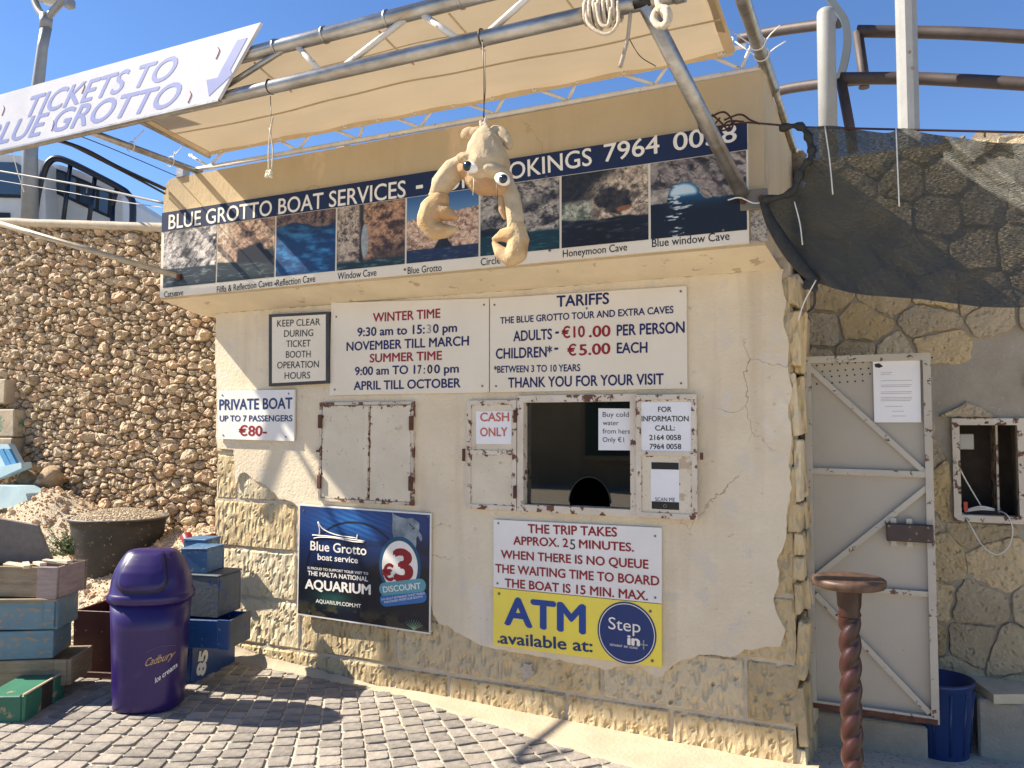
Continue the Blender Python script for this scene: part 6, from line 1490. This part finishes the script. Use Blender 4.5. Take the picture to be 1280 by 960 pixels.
tube('swoosh', [bpt(.04+.13*i/14, .345+.028*math.sin(math.pi*i/14*.8), .001) for i in range(15)], .0016, flat('faded_gold', (110, 90, 130)), bn_, 5)
# ================================================================== TRUCK, LAMP, CABLES on the upper road
TA = Vector((-11.9, 3.0, 0)); TD = Vector((math.cos(.45), math.sin(.45), 0)); TN = Vector((TD.y, -TD.x, 0))
def tp(px, py, d=0): A = TA+TN*d; return PL(px, py, A, A+TD)
m_tw = mat('truck_white', (.62, .62, .60), (.56, .56, .54), scale=3, rough=.35); m_tg = mat('truck_glass', (.03, .06, .10), (.04, .07, .11), scale=2, rough=.06, spec=1)
m_bar = flat('roll_bar_navy', (20, 26, 40), rough=.35)
trk = thing('truck', 'white truck cab with dark roll bars parked on the road above the wall', 'truck', tuple(TA+Vector((0, 0, 3.3))))
def tslab(name, pts, d0, d1, m, par=trk):
    f_ = [tp(*p, d0) for p in pts]; V = f_+[p-TN*(d0-d1) for p in f_]; n = len(pts); F = [tuple(range(n)), tuple(range(n, 2*n))[::-1]] + [(i, i+n, (i+1) % n+n, (i+1) % n) for i in range(n)]
    o = mesh(name, V, F, m, par); bm = bmesh.new(); bm.from_mesh(o.data); bmesh.ops.recalc_face_normals(bm, faces=bm.faces); bm.to_mesh(o.data); bm.free(); return o
tslab('cab', [(-120, 188), (0, 192), (44, 197), (56, 202), (58, 330), (-120, 330)], .06, -1.9, m_tw)
tslab('cab_window', [(-90, 200), (20, 203), (28, 208), (25, 243), (-90, 240)], .075, .055, m_tg)
tslab('cab_window_rim', [(-92, 240), (26, 243.5), (26, 247), (-92, 245)], .085, .055, m_black)
tslab('cab_vent', [(-10, 265), (12, 266), (12, 272), (-10, 272)], .08, .055, m_black)
tslab('body', [(57, 204), (75, 206), (100, 214), (148, 237), (153, 247), (155, 330), (57, 330)], -.25, -1.9, m_tw)
tslab('side_window_rim', [(61, 213), (66, 210), (80, 214), (140, 240), (142, 245), (138, 273), (122, 266), (66, 240), (60, 232)], -.235, -.26, m_black)
sw_ = tslab('side_window', [(64, 215), (68, 213), (80, 217), (136, 242), (134, 268), (122, 262), (68, 237), (63, 230)], -.230, -.245, m_tg)
tslab('window_divider', [(95, 222), (99, 224), (99, 251), (95, 249)], -.225, -.24, m_black); tslab('window_divider', [(120, 234), (124, 236), (123, 263), (119, 261)], -.225, -.24, m_black)
def tb(name, pts, r=.07): return tube(name, [tp(x, y, .05) for x, y in pts], r, m_bar, trk, 10)
pts = curve_pts([Vector((x, y, 0)) for x, y in ((42, 300), (47, 250), (55, 215), (62, 202), (72, 198), (90, 204), (120, 219), (150, 235), (160, 243), (166, 256), (165, 300))], 5)
tb('roll_bar', [(p.x, p.y) for p in pts], .048)
for a, b_ in (((88, 206), (76, 300)), ((119, 220), (108, 300)), ((146, 236), (141, 258)), ((141, 258), (140, 300))): tb('roll_bar_upright', [a, b_], .032)
# lamp post
lp = thing('street_lamp', 'tall grey street lamp leaning slightly, behind the tickets sign', 'street lamp', tuple(P(37, 275, 3.0)))
m_lamp = mat('lamp_grey', (.26, .27, .28), (.22, .23, .24), scale=8, rough=.45, metal=.3)
LY = 3.0; base = P(37, 300, LY); tpp = P(58, 34, LY)
tube('pole', [base, P(37.5, 190, LY), P(53, 60, LY), tpp], [.115, .10, .07, .07], m_lamp, lp, 14)
tube('pole_collar', [P(57, 36, LY), P(58, 18, LY)], [.08, .085], m_lamp, lp, 14)
hc = P(65, -22, LY)
for s_ in (-1, 1): tube('bracket_arm', curve_pts([P(58, 24, LY), P(58+s_*10, 12, LY), P(62+s_*20, -4, LY), P(63+s_*23, -18, LY)], 5), [.05]*16, m_lamp, lp, 8)
lathe('lamp_bowl', [(.02, -.34), (.12, -.32), (.22, -.25), (.29, -.14), (.32, 0), (.30, .08)], hc+Vector((-.05, 0, .05)), flat('bowl_grey', (190, 192, 190), rough=.3), lp, 28)
lathe('lamp_cover', [(.36, .0), (.36, .06), (.2, .25), (.05, .32)], hc+Vector((-.05, 0, .10)), m_lamp, lp, 28)
p = P(87, 5, LY); box('lamp_fitting', p, (.12, .12, .12), m_lamp, lp, bev=.02)
# cables
hc_ = tube('cable', curve_pts([(-5.75, CY, 3.60), (-5.5, -1.12, 3.62), (-5.2, -1.12, 3.42), (-4.98, -1.2, 3.2), (-4.88, -1.4, 3.05), (-4.95, -1.62, 3.12), (-5.2, -1.75, 3.4), (-5.6, -1.7, 3.9)], 8), .020, m_cable, None, 8); tag(hc_, 'slack black cable looped over the left end of the canopy frame', 'cable')
def cable(label, pts, r, m=m_cable):
    o = tube('cable', curve_pts([P(*p) for p in pts], 8), r, m, None, 6); tag(o, label, 'cable'); return o
cable('thick black cable from behind the tickets sign to the booth corner', [(60, 172, -1.0), (84, 179, -1.0), (110, 189, -.9), (150, 210, -.7), (206, 236, -.26)], .012)
cable('second black cable running just under the thick one to the booth', [(80, 177, -.98), (120, 197, -.85), (165, 220, -.6), (206, 242, -.26)], .008)
cable('thin dark wire slanting high between sign and booth corner', [(95, 168, -1.0), (150, 190, -.7), (225, 222, -.2)], .003)
cable('grey cable crossing in front of the truck cab', [(-40, 207, 1.8), (30, 219, 1.6), (110, 233, 1.2), (206, 254, -.22)], .010, flat('grey_cable', (120, 116, 112)))
cable('thin pale wire crossing the truck below the grey cable', [(-40, 219, 1.8), (60, 236, 1.5), (140, 250, 1.2), (206, 260, -.22)], .004, m_grey)
cable('thin pale wire hanging under the sign past the truck window', [(15, 188, -1.0), (22, 215, -.9), (30, 240, -.85)], .003, m_tie)
